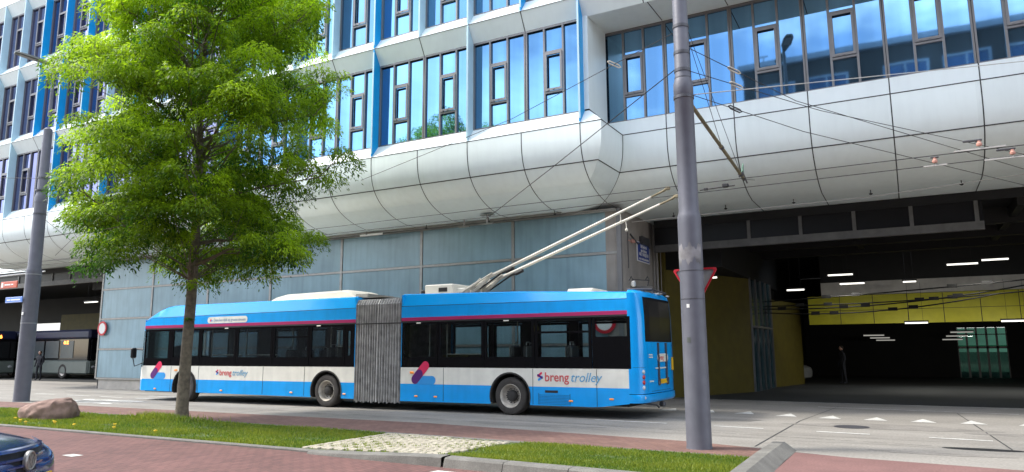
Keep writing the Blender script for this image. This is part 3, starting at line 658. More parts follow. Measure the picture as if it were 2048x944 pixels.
m = MB(); m.box((-3.4, 36.05, 4.62), (16, 36.4, 5.95)); m.build('bulkhead', K['inner'], B)
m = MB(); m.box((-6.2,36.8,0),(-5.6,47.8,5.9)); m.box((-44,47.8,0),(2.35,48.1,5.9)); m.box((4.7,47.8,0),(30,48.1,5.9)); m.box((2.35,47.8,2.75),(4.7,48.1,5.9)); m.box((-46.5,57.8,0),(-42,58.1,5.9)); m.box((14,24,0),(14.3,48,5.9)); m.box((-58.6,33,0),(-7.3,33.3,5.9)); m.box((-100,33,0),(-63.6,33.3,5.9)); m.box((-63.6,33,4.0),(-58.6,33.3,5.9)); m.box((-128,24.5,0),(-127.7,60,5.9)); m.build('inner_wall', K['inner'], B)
m = MB()
for t in np.linspace(2.35, 4.7, 6): m.box((t-.05, 47.85, 0), (t+.05, 47.95, 2.75))
m.box((2.35,47.85,1.6),(4.7,47.95,1.72)); m.box((2.35,47.85,2.35),(4.7,47.95,2.4)); ent = m.build('entrance_frame', K['frame'], B)
MB().box((2.36,47.97,0),(4.69,47.99,2.74)).build('pane', K['eglass'], ent)
MB().box((2.4,48.3,1.62),(4.7,48.4,1.78)).build('lit_strip', K['green'], ent)
m = MB(); m.poly([(-58.5,33.0-.02,0),(-52,33.0-.02,0),(-52,33.0-.02,4.6),(-58.5,33.0-.02,4.6)]); m.build('dim_ochre_panel', K['dim_ochre'], B)
# tube lamps that hang in the station (lit in the photo)
lamps = [(.30,33.0,2.62,.5,'lit tube lamp low under the middle of the yellow fascia'),(3.6,33.0,2.62,.6,'lit tube lamp low under the right of the yellow fascia'),(-2.15,30.5,4.45,.55,'lit tube lamp left above the fascia, upper of two'),(-1.8,31.2,4.15,.55,'lit tube lamp left above the fascia, lower of two'),
 (1.9,30.5,4.62,.6,'thin lit tube under the ceiling right of centre'),(2.9,30.5,4.72,.5,'thin lit tube under the ceiling at the right edge'),(-3.75,30.0,3.9,.4,'lit tube lamp above the glazed teal partition'),
 (-1.6,42,2.3,.6,'dim tube lamp in the dark hall, left row front'),(-1.4,44.5,2.2,.6,'dim tube lamp in the dark hall, left row middle'),(-1.2,47,2.1,.6,'dim tube lamp in the dark hall, left row back'),
 (2.3,42,2.4,.6,'dim tube lamp in the dark hall, right row front'),(2.2,44.5,2.25,.6,'dim tube lamp in the dark hall, right row middle'),(2.1,47,2.1,.6,'dim tube lamp in the dark hall, right row back'),
 (.2,34.0,4.35,.3,'short lit tube above the white band in the middle'),(-6.0,25.4,4.1,.35,'lit tube lamp beside the concrete end wall'),(-42.5,25.6,4.6,.8,'lit tube lamp in the left hall above the parked bus')]
for x, y, z, l, lab in lamps:
    e = empty('tube_light', (x, y, z), lab, 'tube lamp', 'tube lamps in the station halls')
    l *= .8; m = MB(); m.tube([(x-l, y, z), (x+l, y, z)], .03, n=8); child(m.mesh('lamp_tube', K['tube' if 'dim' not in lab else 'tubed']), 'lamp_tube', e).location = (-x, -y, -z)
    m = MB(); m.box((x-l-.03, y-.06, z+.03), (x+l+.03, y+.06, z+.09))
    for a in (-.6, .6): m.tube([(x+a*l, y, z+.09), (x+a*l, y, min(5.9, z+1.6))], .005, n=5)
    child(m.mesh('lamp_housing', K['black']), 'lamp_housing', e).location = (-x, -y, -z)
for x, y, z, e_ in [(.30,33.0,2.55,22), (3.6,33.0,2.55,22), (-2.0,31,4.1,11), (2.4,30.5,4.5,16)]:
    la = bpy.data.lights.new('lamp_glow', 'AREA'); la.shape = 'RECTANGLE'; la.size = 1.0; la.size_y = .08; la.energy = e_; la.color = (1, .96, .86)
    lo = bpy.data.objects.new('lamp_glow', la); COL.objects.link(lo); lo.location = (x, y, z-.06); lo.rotation_euler = (R(25), 0, 0)
# overhead wires inside the station, in front of the fascia
for k, (a, b, s_) in enumerate([((-6,31.5,3.55),(8,30.5,4.3),.1),((-6,31.8,3.42),(8,31.2,4.0),.25),((-6,31.2,3.3),(4,31,3.85),.3),((-6,31.6,3.2),(3,31,3.55),.35)]):
    pts = [Vector(a).lerp(Vector(b), t)-Vector((0, 0, 4*s_*t*(1-t))) for t in np.linspace(0, 1, 14)]
    m = MB(); m.tube(pts, .026, n=5)
    for t in range(2, 12):
        if (t*7+k*3) % 4 < 2: p = pts[t]; m.box((p.x-.16, p.y-.03, p.z-.04), (p.x+.16, p.y+.03, p.z+.09))
    o = m.build('overhead_wire', K['dark'])
    tag(o, ['dark sagging overhead wire with clamps before the fascia, topmost', 'dark sagging overhead wire with clamps before the fascia, second', 'dark sagging overhead wire with clamps before the fascia, third', 'dark sagging overhead wire with clamps before the fascia, lowest'][k], 'wire', 'overhead wires inside the station')

# ------------------------------------------------------------------ trolleybus (two sections that bend slightly)
BUS = empty('trolleybus', (-14.3, 17.6, 0), 'blue and white articulated trolleybus with both poles raised to the wires', 'trolleybus')
def sect(ox, oy, a):
    Mx = Matrix.Translation((ox, oy, 0)) @ Matrix.Rotation(a, 4, 'Z'); return Mx
TR = sect(-8.98, 16.30, -.01623); TF = sect(-12.505, 16.358, .0229)
def mb(T): m = MB(); m.T = T; return m
BW = 2.55; WBL = .725; WIN0, WIN1 = 1.17, 2.40
def arch(s, c, r=.575, zc=.47):
    d = abs(s-c); return zc+math.sqrt(max(0, r*r-d*d)) if d < r else -1
def skin(T, s0, s1, arches, zb, ztop, crease, y, inw):
    """one side of a section; inw=+1 near side, -1 far side"""
    ss = sorted(set([s0, s1]+list(np.linspace(s0, s1, 30))+[c+r*k for c in arches for r in [.575] for k in np.cos(np.linspace(0, math.pi, 17))]+[c+k for c in arches for k in (-.5751, .5751)]))
    ss = [s for s in ss if s0-1e-6 <= s <= s1+1e-6]
    m = mb(T); m2 = mb(T)
    for a, b in zip(ss[:-1], ss[1:]):
        if b-a < 1e-5: continue
        def zz(s): return max([zb(s)]+[arch(s, c) for c in arches])
        mid = (a+b)/2
        za, zb_ = (zz(a+1e-5), zz(b-1e-5))
        la, lb = max(WBL, za), max(WBL, zb_)
        if za < WBL or zb_ < WBL: m.poly([(a,y,min(za,la)),(b,y,min(zb_,lb)),(b,y,lb),(a,y,la)], 0)
        m.poly([(a,y,la),(b,y,lb),(b,y,WIN0),(a,y,WIN0)], 1)
        m2.poly([(a,y,WIN1),(b,y,WIN1),(b,y,2.445),(a,y,2.445)], 3)
        m2.poly([(a,y,2.445),(b,y,2.445),(b,y,2.535),(a,y,2.535)], 2)
        ca, cb = crease(a), crease(b); ta, tb = ztop(a), ztop(b)
        m2.poly([(a,y,2.535),(b,y,2.535),(b,y,cb-.012),(a,y,ca-.012)], 0)
        m2.poly([(a,y,ca-.012),(b,y,cb-.012),(b,y,cb+.004),(a,y,ca+.004)], 3)
        m2.poly([(a,y+.0*inw,ca+.004),(b,y+.0*inw,cb+.004),(b,y+.07*inw,tb-.03),(a,y+.07*inw,ta-.03)], 4)
        m2.poly([(a,y+.07*inw,ta-.03),(b,y+.07*inw,tb-.03),(b,y+.12*inw,tb),(a,y+.12*inw,ta)], 4)
    o = m.build('side_panel', BM, BUS); m2.build('upper_panel', BM, BUS); return o
BM = [K['bblue'], K['bwhite'], K['bmag'], K['black'], K['bblue2']]
rt_ = lambda s: float(np.interp(s, [-3.5, .17, 3.2], [3.21, 3.125, 2.98])); rc = lambda s: float(np.interp(s, [-3.5, 3.2], [2.86, 2.815]))
rb = lambda s: float(np.interp(s, [-3.5, 2.4, 3.3], [.255, .275, .385]))
ft = lambda s: float(np.interp(s, [-10.93, -10.6, -10.2, -9.85, -9.5], [2.735, 2.93, 3.1, 3.18, 3.205])); fc = lambda s: float(min(np.interp(s, [-11, -1.5], [2.80, 2.87]), ft(s)-.05))
fb = lambda s: float(np.interp(s, [-11, -1.5], [.33, .27]))
skin(TR, -3.5, 3.19, [0.], rb, rt_, rc, 0, 1)
skin(TF, -10.93, -1.6, [-8.75, -2.65], fb, ft, fc, 0, 1)
skin(TR, -3.5, 3.19, [0.], rb, rt_, rc, BW, -1); skin(TF, -10.93, -1.6, [-8.75, -2.65], fb, ft, fc, BW, -1)
def roof(T, ss, top): m = mb(T); m.grid([[(s, .12, top(s)), (s, BW-.12, top(s))] for s in ss]); m.build('roof', K['bwhite'], BUS)
roof(TR, [-3.5, .17, 3.19], rt_); roof(TF, [-10.93, -10.6, -10.2, -9.85, -9.5, -1.6], ft)
for T, ss, top in ((TR, (-3.5,), rt_), (TF, (-1.6,), ft)):   # end frames next to the bellows
    m = mb(T); s = ss[0]; d = .05 if T is TR else -.05
    m.box((min(s, s+d), 0.004, .27), (max(s, s+d), .09, 3.18), 0); m.box((min(s, s+d), BW-.09, .27), (max(s, s+d), BW-.004, 3.18), 0); m.box((min(s, s+d), .09, 2.5), (max(s, s+d), BW-.09, 3.18), 0); m.build('end_frame', K['bblue'], BUS)
# chassis, floor, ceiling, lining
for T, a, b, wh in ((TR, -3.45, 3.15, [0.]), (TF, -10.8, -1.65, [-8.75, -2.65])):
    m = mb(T)
    cuts = [a]+[x for c in wh for x in (c-.6, c+.6)]+[b]
    for k in range(0, len(cuts), 2): m.box((cuts[k], .06, .30), (cuts[k+1], BW-.06, .42), 0)
    for c in wh: m.box((c-.6, .5, .32), (c+.6, BW-.5, 1.1), 0)
    m.box((a, .05, 2.42), (b, BW-.05, 2.46), 0); m.box((a, .05, .42), (a+.02, .3, 2.4), 0)
    m.box((a, BW-.09, .42), (b, BW-.05, 1.16), 0)
    m.box((a, .05, .75), (wh[0]-.62, .06, 1.16), 0); m.box((wh[-1]+.62, .05, .75), (b, .06, 1.16), 0)
    m.build('cabin_floor', K['dark'], BUS)
    for c in wh:
        m = mb(T); m.grid([[(c+.565*math.cos(t), y, .47+.565*math.sin(t)) for t in np.linspace(-.35, math.pi+.35, 18)] for y in (.02, .5)])
        m.grid([[(c+r*math.cos(t), -.012, .47+r*math.sin(t)) for t in np.linspace(-.25, math.pi+.25, 20)] for r in (.56, .60)])
        m.build('wheel_arch', K['rubber'], BUS)
# windows
def bus_window(T, a, b, clear=None, glass='bglass', y=0., s_=1, topbar=False):
    ca, cb, z0, z1 = clear or (a+.09, b-.09, 1.45, 2.34)
    m = mb(T); y0, y1 = sorted((y-.003*s_, y+.03*s_)); g = .008
    for p, q in (((a+g, WIN0+.004), (b-g, z0)), ((a+g, z1), (b-g, WIN1-.004)), ((a+g, z0), (ca, z1)), ((cb, z0), (b-g, z1))): m.box((p[0], y0, p[1]), (q[0], y1, q[1]))
    if topbar: m.box((ca, y0+.012, 2.03), (cb, y1, 2.08)); 
    o = m.build('window', K['bblk'], BUS)
    m = mb(T); m.box((ca, y+.012*s_ if s_ > 0 else y-.018, z0), (cb, y+.018*s_ if s_ > 0 else y-.012, z1)); m.build('pane', K[glass], o)
    return o
for a, b, tb in [(-3.48,-2.24,0),(-2.24,-.77,0),(-.77,.72,0),(.72,2.28,1),(2.28,3.26,0)]:
    bus_window(TR, a, b, (a+.09, b-.09, 1.93, 2.36) if a > 2 else None, topbar=tb)
for a, b, tb in [(-9.5,-8.1,0),(-8.1,-6.43,0),(-6.43,-4.85,0),(-4.85,-3.35,1),(-3.35,-1.98,0),(-1.98,-1.62,0)]:
    bus_window(TF, a, b, (a+.1, a+.2, 1.5, 2.2) if b-a < .5 else None, topbar=tb)
bus_window(TF, -10.9, -9.5, (-10.85, -9.68, 1.42, 2.33), 'cglass')
for a, b in [(-3.48,-2.1),(-2.0,-1.0),(-.5,.5),(.8,2.62)]: bus_window(TR, a, b, (a+.1, b-.08, 1.3, 2.33), 'fglass', y=BW, s_=-1)
for a, b in [(-10.7,-9.6),(-9.4,-8.1),(-7.3,-6.2),(-5.9,-4.9),(-4.6,-3.4),(-3.2,-1.8)]: bus_window(TF, a, b, (a+.1, b-.1, 1.3, 2.33), 'fglass', y=BW, s_=-1)
# far-side wall pieces between those windows
for T, sp in ((TR, [(-2.1,-2.0),(-1.0,-.5),(.5,.8),(2.62,3.2)]), (TF, [(-9.6,-9.4),(-8.1,-7.3),(-6.2,-5.9),(-4.9,-4.6),(-3.4,-3.2),(-1.8,-1.6)])):
    m = mb(T)
    for a, b in sp: m.box((a, BW-.05, WIN0), (b, BW, WIN1))
    m.build('window_pillar', K['black'], BUS)
# panel gaps, markers, flap
for T, s_list, z0 in ((TR, [-2.05, .66, 2.38], .28), (TF, [-9.45, -8.1, -5.2, -3.5], .31)):
    m = mb(T)
    for s in s_list: m.box((s-.006, -.0035, z0+.01), (s+.006, .01, WIN0-.01))
    m.build('panel_gap', K['txtd'], BUS)
for T, s_list in ((TR, [-2.95, -2.3, 1.7, 2.75]), (TF, [-10.2, -7.0, -4.0, -1.95])):
    for s in s_list:
        z = (.40 if s < 2.5 else .47) if T is TR else .40
        m = mb(T); m.rbox((s-.055, -.022, z-.02), (s+.055, .0, z+.02), .012); m.build('side_marker', K['amber'], BUS)
for T, s in ((TR, -3.1), (TF, -9.2)):
    m = mb(T); m.rbox((s-.07, -.03, 1.0), (s+.07, 0, 1.06), .015); m.build('turn_signal', K['amber'], BUS)
m = mb(TR); m.box((1.0, -.004, .58), (1.35, .0, .64))
for k in range(7): m.box((.82, -.006, .31+.036*k), (1.68, 0, .314+.036*k))
m.box((.82, -.005, .30), (.828, 0, .57)); m.box((1.672, -.005, .30), (1.68, 0, .57)); m.build('vent_grille', K['txtd'], BUS)
for T, s in ((TR, -2.9), (TR, -.1), (TF, -6.9), (TF, -3.0)):
    m = mb(T); m.rbox((s-.08, -.014, 2.36), (s+.08, -.002, 2.39), .006); m.build('step_lamp', K['bwhite'], BUS)
# logo capsules
def capsule(T, s, z, l, r, ang, e):
    m = mb(T); c, q = math.cos(ang), math.sin(ang); pts = []
    for t in np.linspace(-math.pi/2, math.pi/2, 10): pts.append((l/2+r*math.cos(t), r*math.sin(t)))
    for t in np.linspace(math.pi/2, 1.5*math.pi, 10): pts.append((-l/2+r*math.cos(t), r*math.sin(t)))
    m.poly([(s+x*c-y*q, e, z+x*q+y*c) for x, y in pts]); return m
def logo(T, s, z, k):
    lg = capsule(T, s+.31*k, z-.10*k, .50*k, .115*k, 0, -.005).build('logo', K['lblu'], BUS)
    capsule(T, s+.16*k, z+.10*k, .50*k, .125*k, R(47), -.007).build('logo_bar', K['lred'], lg)
    capsule(T, s+.06*k, z-.01*k, .2*k, .122*k, R(47), -.009).build('logo_bar', K['lpur'], lg)
logo(TR, -2.98, .93, 1.0); logo(TF, -10.35, .93, .95)
def brand(T, s, z, k):
    P = lambda a: T @ Vector(a); x = (T.to_3x3() @ Vector((1, 0, 0)))
    m = mb(T)
    for q, (du, dv) in enumerate(((0, .05), (.03, -.05))):
        for sgn in (1,):
            m2 = capsule(T, s+k*(.06+.02*q), z+k*(.12+dv), .12*k, .028*k, R(38), -.006); m.v += []; 
            mm_ = m2.build('emblem', K['lred' if q == 0 else 'lblu'], BUS)
    capsule(T, s+k*.07, z+k*.12, .14*k, .026*k, R(-30), -.008).build('emblem', K['lpur'], BUS)
    t1 = text_mesh('breng', .33*k, K['tred'], xs=.93, bold=.004); place_text(t1, 'lettering', BUS, P((s+k*.20, -.004, z)), x)
    t2 = text_mesh('trolley', .33*k, K['tblu'], shear=.28, xs=.98); place_text(t2, 'lettering', BUS, P((s+k*.94, -.004, z)), x)
brand(TR, .80, .86, .94); brand(TF, -7.28, .88, .78)
P = lambda a: TF @ Vector(a)
sg = capsule(TF, -6.9, 2.655, 1.62, .105, .0, -.006).build('slogan_sign', K['bwhite'], BUS)
t = text_mesh('Deze bus rijdt op groene stroom', .135, K['tnav'], xs=.80); place_text(t, 'lettering', sg, P((-7.52, -.008, 2.61)), TF.to_3x3() @ Vector((1, 0, 0)))
capsule(TF, -7.66, 2.65, .03, .03, R(60), -.009).build('logo_bar', K['lred'], sg); capsule(TF, -7.62, 2.635, .05, .024, 0, -.0085).build('logo_bar', K['lblu'], sg)
# wheels
def wheel_meshes():
    ty = MB(); ty.lathe((0,0,0), [(.285,.0),(.30,-.012),(.39,-.018),(.44,-.005),(.466,.03),(.474,.08),(.474,.25),(.44,.29),(.28,.29)], axis='Y', n=40, cap=False)
    ri = MB(); ri.lathe((0,0,0), [(.298,-.012),(.292,-.02),(.283,-.012),(.274,.02),(.255,.05),(.25,.09),(.225,.115),(.14,.135),(.125,.10)], axis='Y', n=40, cap=False)
    hub = MB(); hub.lathe((0,0,0), [(.145,.13),(.14,.06),(.125,.045),(.11,.02),(.06,.005),(.0,.003)], axis='Y', n=24)
    for k in range(10): a = k*.628; hub.lathe((.178*math.cos(a), .125, .178*math.sin(a)), [(.017,.012),(.017,-.02),(.010,-.03)], axis='Y', n=6)
    for k in range(10): a = k*.628+.314; ri.lathe((.200*math.cos(a), .128, .200*math.sin(a)), [(.024,.012),(.024,-.006),(.001,-.005)], axis='Y', n=10, m=1)
    return ty.mesh('tyre', K['tyre'], True), ri.mesh('rim', [K['rim'], K['black']], True), hub.mesh('hub', K['rubber'], True)
wm = wheel_meshes()
for T, s, steer in ((TR, 0, 0), (TF, -2.65, 0), (TF, -8.75, R(-4))):
    p = T @ Vector((s, .035, .475)); a = math.atan2(T[1][0], T[0][0])+steer
    wo = link(wm[0], 'wheel', BUS, p, a)
    for q, nm in ((1, 'rim'), (2, 'hub')): child(wm[q], nm, wo)
# bellows
m = MB(); n = 37
def ring(t, k):
    ins = .0 if k % 2 == 0 else .055; rows = []
    for y, z in ((0, .20), (0, 1.0), (0, 2.38), (0, 2.95), (.10, 3.10), (.5, 3.15), (2.05, 3.15), (2.45, 3.10), (2.55, 2.95), (2.55, .20)):
        yy = y+ins if y < 1.27 else y-ins; zz = z-(ins if z > 3 else 0); s_ = .03*math.sin(k*2.1)*(z < .5)
        a = TF @ Vector((-1.6, yy, zz)); b = TR @ Vector((-3.5, yy, zz)); bow = -.02*math.sin(math.pi*t)
        rows.append(a.lerp(b, t+.006*math.sin(k*1.3+z))+Vector((0, bow if y < 1.2 else 0, s_)))
    return rows
m.grid([ring(k/(n-1), k) for k in range(n)], mf=lambda a, b: 0)
bel = m.build('bellows', K['bell'], BUS)
m = MB()
for k in range(2, n-1, 2):
    q = ring(k/(n-1), k); c = 1.0 if k != 18 else 2.2
    for a, b in zip(q[:4], q[1:5]): m.poly([a+Vector((-.008*c,-.006,0)), a+Vector((.006*c,-.006,0)), b+Vector((.006*c,-.006,0)), b+Vector((-.008*c,-.006,0))])
m.build('fold_edge', K['bellL'], bel)
m = MB()
q0 = [ring(k/(n-1), 0) for k in range(n)]
m.grid([[r[2]+Vector((0,-.009,0)), r[2]+Vector((0,-.009,.03))] for r in q0]); m.build('strap', K['black'], bel)
# rear end
plan = [(3.19,0),(3.30,.0),(3.40,.035),(3.47,.10),(3.52,.22),(3.55,.5),(3.57,1.27),(3.55,2.05),(3.52,2.33),(3.47,2.45),(3.40,2.515),(3.30,2.55),(3.19,2.55)]
def rear(z, k=1.): return [(3.19+(s-3.19)*k, y, z) for s, y in plan]
m = mb(TR); m.grid([rear(.60), rear(1.17), rear(1.75), rear(2.40, .97), rear(2.82, .88), rear(2.95, .74), [(3.19+(s-3.19)*.45, y*.94+.077, 3.02) for s, y in plan]]); m.poly([(3.19+(s-3.19)*.45, y*.94+.077, 3.02) for s, y in plan])
rp_ = m.build('rear_panel', K['bblue'], BUS, True)
m = mb(TR); m.grid([rear(.585, 1.02), rear(.575, 1.1), rear(.44, 1.1), rear(.39, .98)]); m.poly(rear(.39, .98)); m.build('rear_bumper', K['bblue'], BUS, True)
m = mb(TR); lo = [(s, y) for s, y in plan if .2 < y < 2.4]
m.grid([[(3.19+(s-3.19)*k+.006, y*.96+.05, z) for s, y in lo] for z, k in ((1.80, 1.0), (2.40, .975), (2.80, .895), (2.86, .86))]); m.build('rear_window', K['rglass'], BUS)
m = mb(TR); m.grid([[(3.19+(s-3.19)*1.+.004, y*.9+.12, z) for s, y in lo] for z in (.64, .648)])
for y in (.30, 2.25): m.grid([[(3.553, y, .64), (3.553, y+.008, .64)], [(3.553, y, 1.79), (3.553, y+.008, 1.79)]])
m.grid([rear(1.20, 1.003)[:5], rear(1.207, 1.003)[:5]]); m.build('panel_gap', K['txtd'], BUS)
for z, kk in ((1.10, 'clearl'), (.98, 'red'), (.86, 'red'), (.74, 'clearl')):
    m = mb(TR); m.lathe((3.487, .165, z), [(.052,-.02),(.052,.02),(.03,.035),(.004,.038)], axis='X', n=16); m.build('tail_lamp', K[kk], BUS)
m = mb(TR); m.lathe((3.50, .20, .51), [(.06,-.02),(.06,.025),(.02,.035)], axis='X', n=16); m.build('reverse_lamp', K['clearl'], BUS)
m = mb(TR)
for y in (1.02, 1.62): m.box((3.56, y-.035, .85), (3.60, y+.035, 1.78))
m.build('trolley_rope_guide', K['band'], BUS)
m = mb(TR); m.box((3.575, 1.12, .80), (3.59, 1.62, .91)); pl = m.build('number_plate', K['plate'], BUS)
m = mb(TR); m.rbox((3.56, .98, .76), (3.60, 1.1, .94), .02); m.rbox((3.56, 1.64, .76), (3.60, 1.76, .94), .02); m.build('plate_lamp', K['band'], BUS)
m = mb(TR); m.prism([(3.578, 1.05+.1*math.cos(t)+(.62 if math.cos(t) > 0 else 0), 1.42+.10*math.sin(t)) for t in np.linspace(0, 2*math.pi, 21)[:-1]], (.004, 0, 0)); br = m.build('badge', K['bwhite'], BUS)
ry = TR.to_3x3() @ Vector((0, 1, 0))
t = text_mesh('breng', .17, K['tred']); place_text(t, 'lettering', br, TR @ Vector((3.585, 1.02, 1.37)), ry)
m = mb(TR); m.box((3.55, 2.12, 1.1), (3.56, 2.27, 1.42)); m.build('warning_sticker', K['plate'], BUS)
m = mb(TR)
for z in (1.48, 1.42, .86): m.box((3.545, .42, z), (3.556, .68, z+.03))
m.box((3.575, .78, 1.16), (3.58, 1.7, 1.19)); m.build('sticker', K['bwhite'], BUS)
# front end
plan2 = [(-10.93,0),(-11.02,.02),(-11.10,.10),(-11.17,.35),(-11.24,1.27),(-11.17,2.2),(-11.10,2.45),(-11.02,2.53),(-10.93,2.55)]
def fr(z, k=1.): return [(-10.93+(s+10.93)*k, y, z) for s, y in plan2]
m = mb(TF); m.grid([fr(.34, .95), fr(.70), fr(1.12)], mf=lambda a, b: 0 if a == 0 else 1); m.grid([fr(2.36, .6), fr(2.6, .45), [(-10.93, y, 2.735) for s, y in plan2]], 0); m.poly(fr(.34, .95)); m.build('front_panel', BM, BUS, True)
m = mb(TF); m.grid([fr(1.12), fr(2.36, .6)]); m.build('windscreen', K['cglass'], BUS, True)
m = mb(TF); m.rbox((-11.32, -.24, 1.42), (-11.2, -.04, 1.78), .04); mi = m.build('wing_mirror', K['carb'], BUS)
m = mb(TF); m.tube([(-11.0, .03, 1.25), (-11.2, -.12, 1.15), (-11.28, -.14, 1.42)], .018); m.tube([(-11.0, .03, 1.7), (-11.2, -.06, 1.72)], .015); m.build('mirror_arm', K['carb'], mi)
# cab fittings seen through the side glass
m = mb(TF); m.lathe((-10.55, .75, 1.35), [(.22,-.012),(.235,0),(.22,.012),(.205,0),(.22,-.012)], n=20, cap=False); m.build('steering_wheel', K['carb'], BUS)
m = mb(TF); m.box((-9.62, .1, .5), (-9.57, 1.6, 1.5)); m.build('cab_partition', K['dark'], BUS)
m = mb(TF); m.rbox((-10.3,.4,.6),(-9.8,.95,1.1),.06); m.rbox((-9.95,.4,1.0),(-9.8,.95,1.85),.06); m.build('driver_seat', K['seat'], BUS)
# seats and rails
m = MB(); m.rbox((-.04,0,.42),(.42,.43,.52),.04); m.rbox((.36,0,.46),(.46,.43,1.12),.04); m.box((.05,.1,0),(.3,.3,.42)); seat_me = m.mesh('seat', K['seat'])
m = MB(); m.rbox((.462,-.006,.44),(.49,.436,1.10),.012); m.tube([(.41,.12,1.10),(.41,.13,1.2),(.41,.30,1.2),(.41,.31,1.10)], .014, n=6); se_me = m.mesh('seat_shell', K['seatE'])
for T, s, y, z, fl in [(TR,-.1,.2,.72,0),(TR,.35,.2,.72,1),(TR,1.15,.2,.72,0),(TR,1.95,.2,.72,1),(TR,1.15,1.9,.72,0),(TR,-.1,1.9,.72,1),(TF,-2.9,.2,.72,0),(TF,-2.35,.2,.72,1),(TF,-4.2,.2,.65,0),(TF,-4.9,.2,.65,0),(TF,-4.2,1.9,.65,1)]:
    a = math.atan2(T[1][0], T[0][0])+(math.pi if fl else 0); p = T @ Vector((s, y+(.43 if fl else 0), z-.1))
    so_ = link(seat_me, 'seat', BUS, p, a); child(se_me, 'seat_shell', so_)
for T, a, b, y in ((TF, -7.9, -6.5, .3), (TF, -6.3, -4.95, .3), (TR, -2.15, -.85, .3)):
    m = mb(T); m.tube([(a, y, 1.1), (a, y, 1.52), (b, y, 1.52), (b, y, 1.1)], .02); m.tube([(a, y, .5), (a, y, 2.4)], .018); m.build('grab_rail', K['rail'], BUS)
for T, s, y in ((TR, -2.95, .6), (TR, -.6, 1.5), (TF, -4.9, .9), (TF, -3.3, .9), (TF, -8.3, 1.6)):
    m = mb(T); m.tube([(s, y, .4), (s, y, 2.42)], .018); m.build('grab_rail', K['rail'], BUS)
m = mb(TR); m.rbox((-2.85,1.0,.42),(-1.9,1.9,1.5),.05); m.build('ticket_machine', K['dim_ochre'], BUS)
# roof equipment
pr = [(-5.72,3.2),(-5.66,3.28),(-5.45,3.40),(-5.15,3.455),(-2.65,3.50),(-2.40,3.44),(-2.22,3.30),(-2.12,3.2)]
m = mb(TF); m.grid([[(s, .62, 3.18) for s, z in pr], [(s, .66, 3.2+(z-3.2)*.75) for s, z in pr], [(s, .85, z) for s, z in pr], [(s, 2.0, z) for s, z in pr], [(s, 2.2, 3.18) for s, z in pr]])
m.poly([(pr[-1][0],.62,3.18)]+[(pr[-1][0],.66,3.2),(pr[-1][0],2.2,3.18)]); ru = m.build('roof_unit', K['offw'], BUS, True)
m = mb(TF)
for s in (-5.4, -4.6, -4.2, -3.6, -2.7): m.rbox((s-.04, .57, 3.2), (s+.04, .63, 3.26), .01)
m.box((-2.2, .7, 3.2), (-1.75, 2.0, 3.34)); m.build('clamp', K['steel'], ru)
m = mb(TF); m.box((-1.75, .25, 3.17), (-.8, 2.2, 3.2)); m.build('joint_cover', K['steel'], BUS)
m = mb(TR); m.rbox((-3.25,.72,3.2),(-2.25,1.9,3.50),.03); ru = m.build('roof_unit', K['offw'], BUS); m = mb(TR); m.rbox((-2.3,.9,3.2),(-1.95,1.5,3.38),.03); m.box((-2.26,.715,3.26),(-2.24+.0,.725,3.42)); m.build('duct', K['offw'], ru)
m = mb(TR); m.rbox((-3.38,.7,3.2),(-3.27,1.0,3.36),.03); m.build('roof_knob', K['black'], ru); m = mb(TR); m.rbox((-2.75,.71,3.28),(-2.45,.725,3.4),.005); m.build('vent', K['black'], ru)
m = mb(TR); m.rbox((1.28,.75,2.98),(2.02,1.8,3.18),.04); m.build('roof_hatch', K['offw'], BUS)
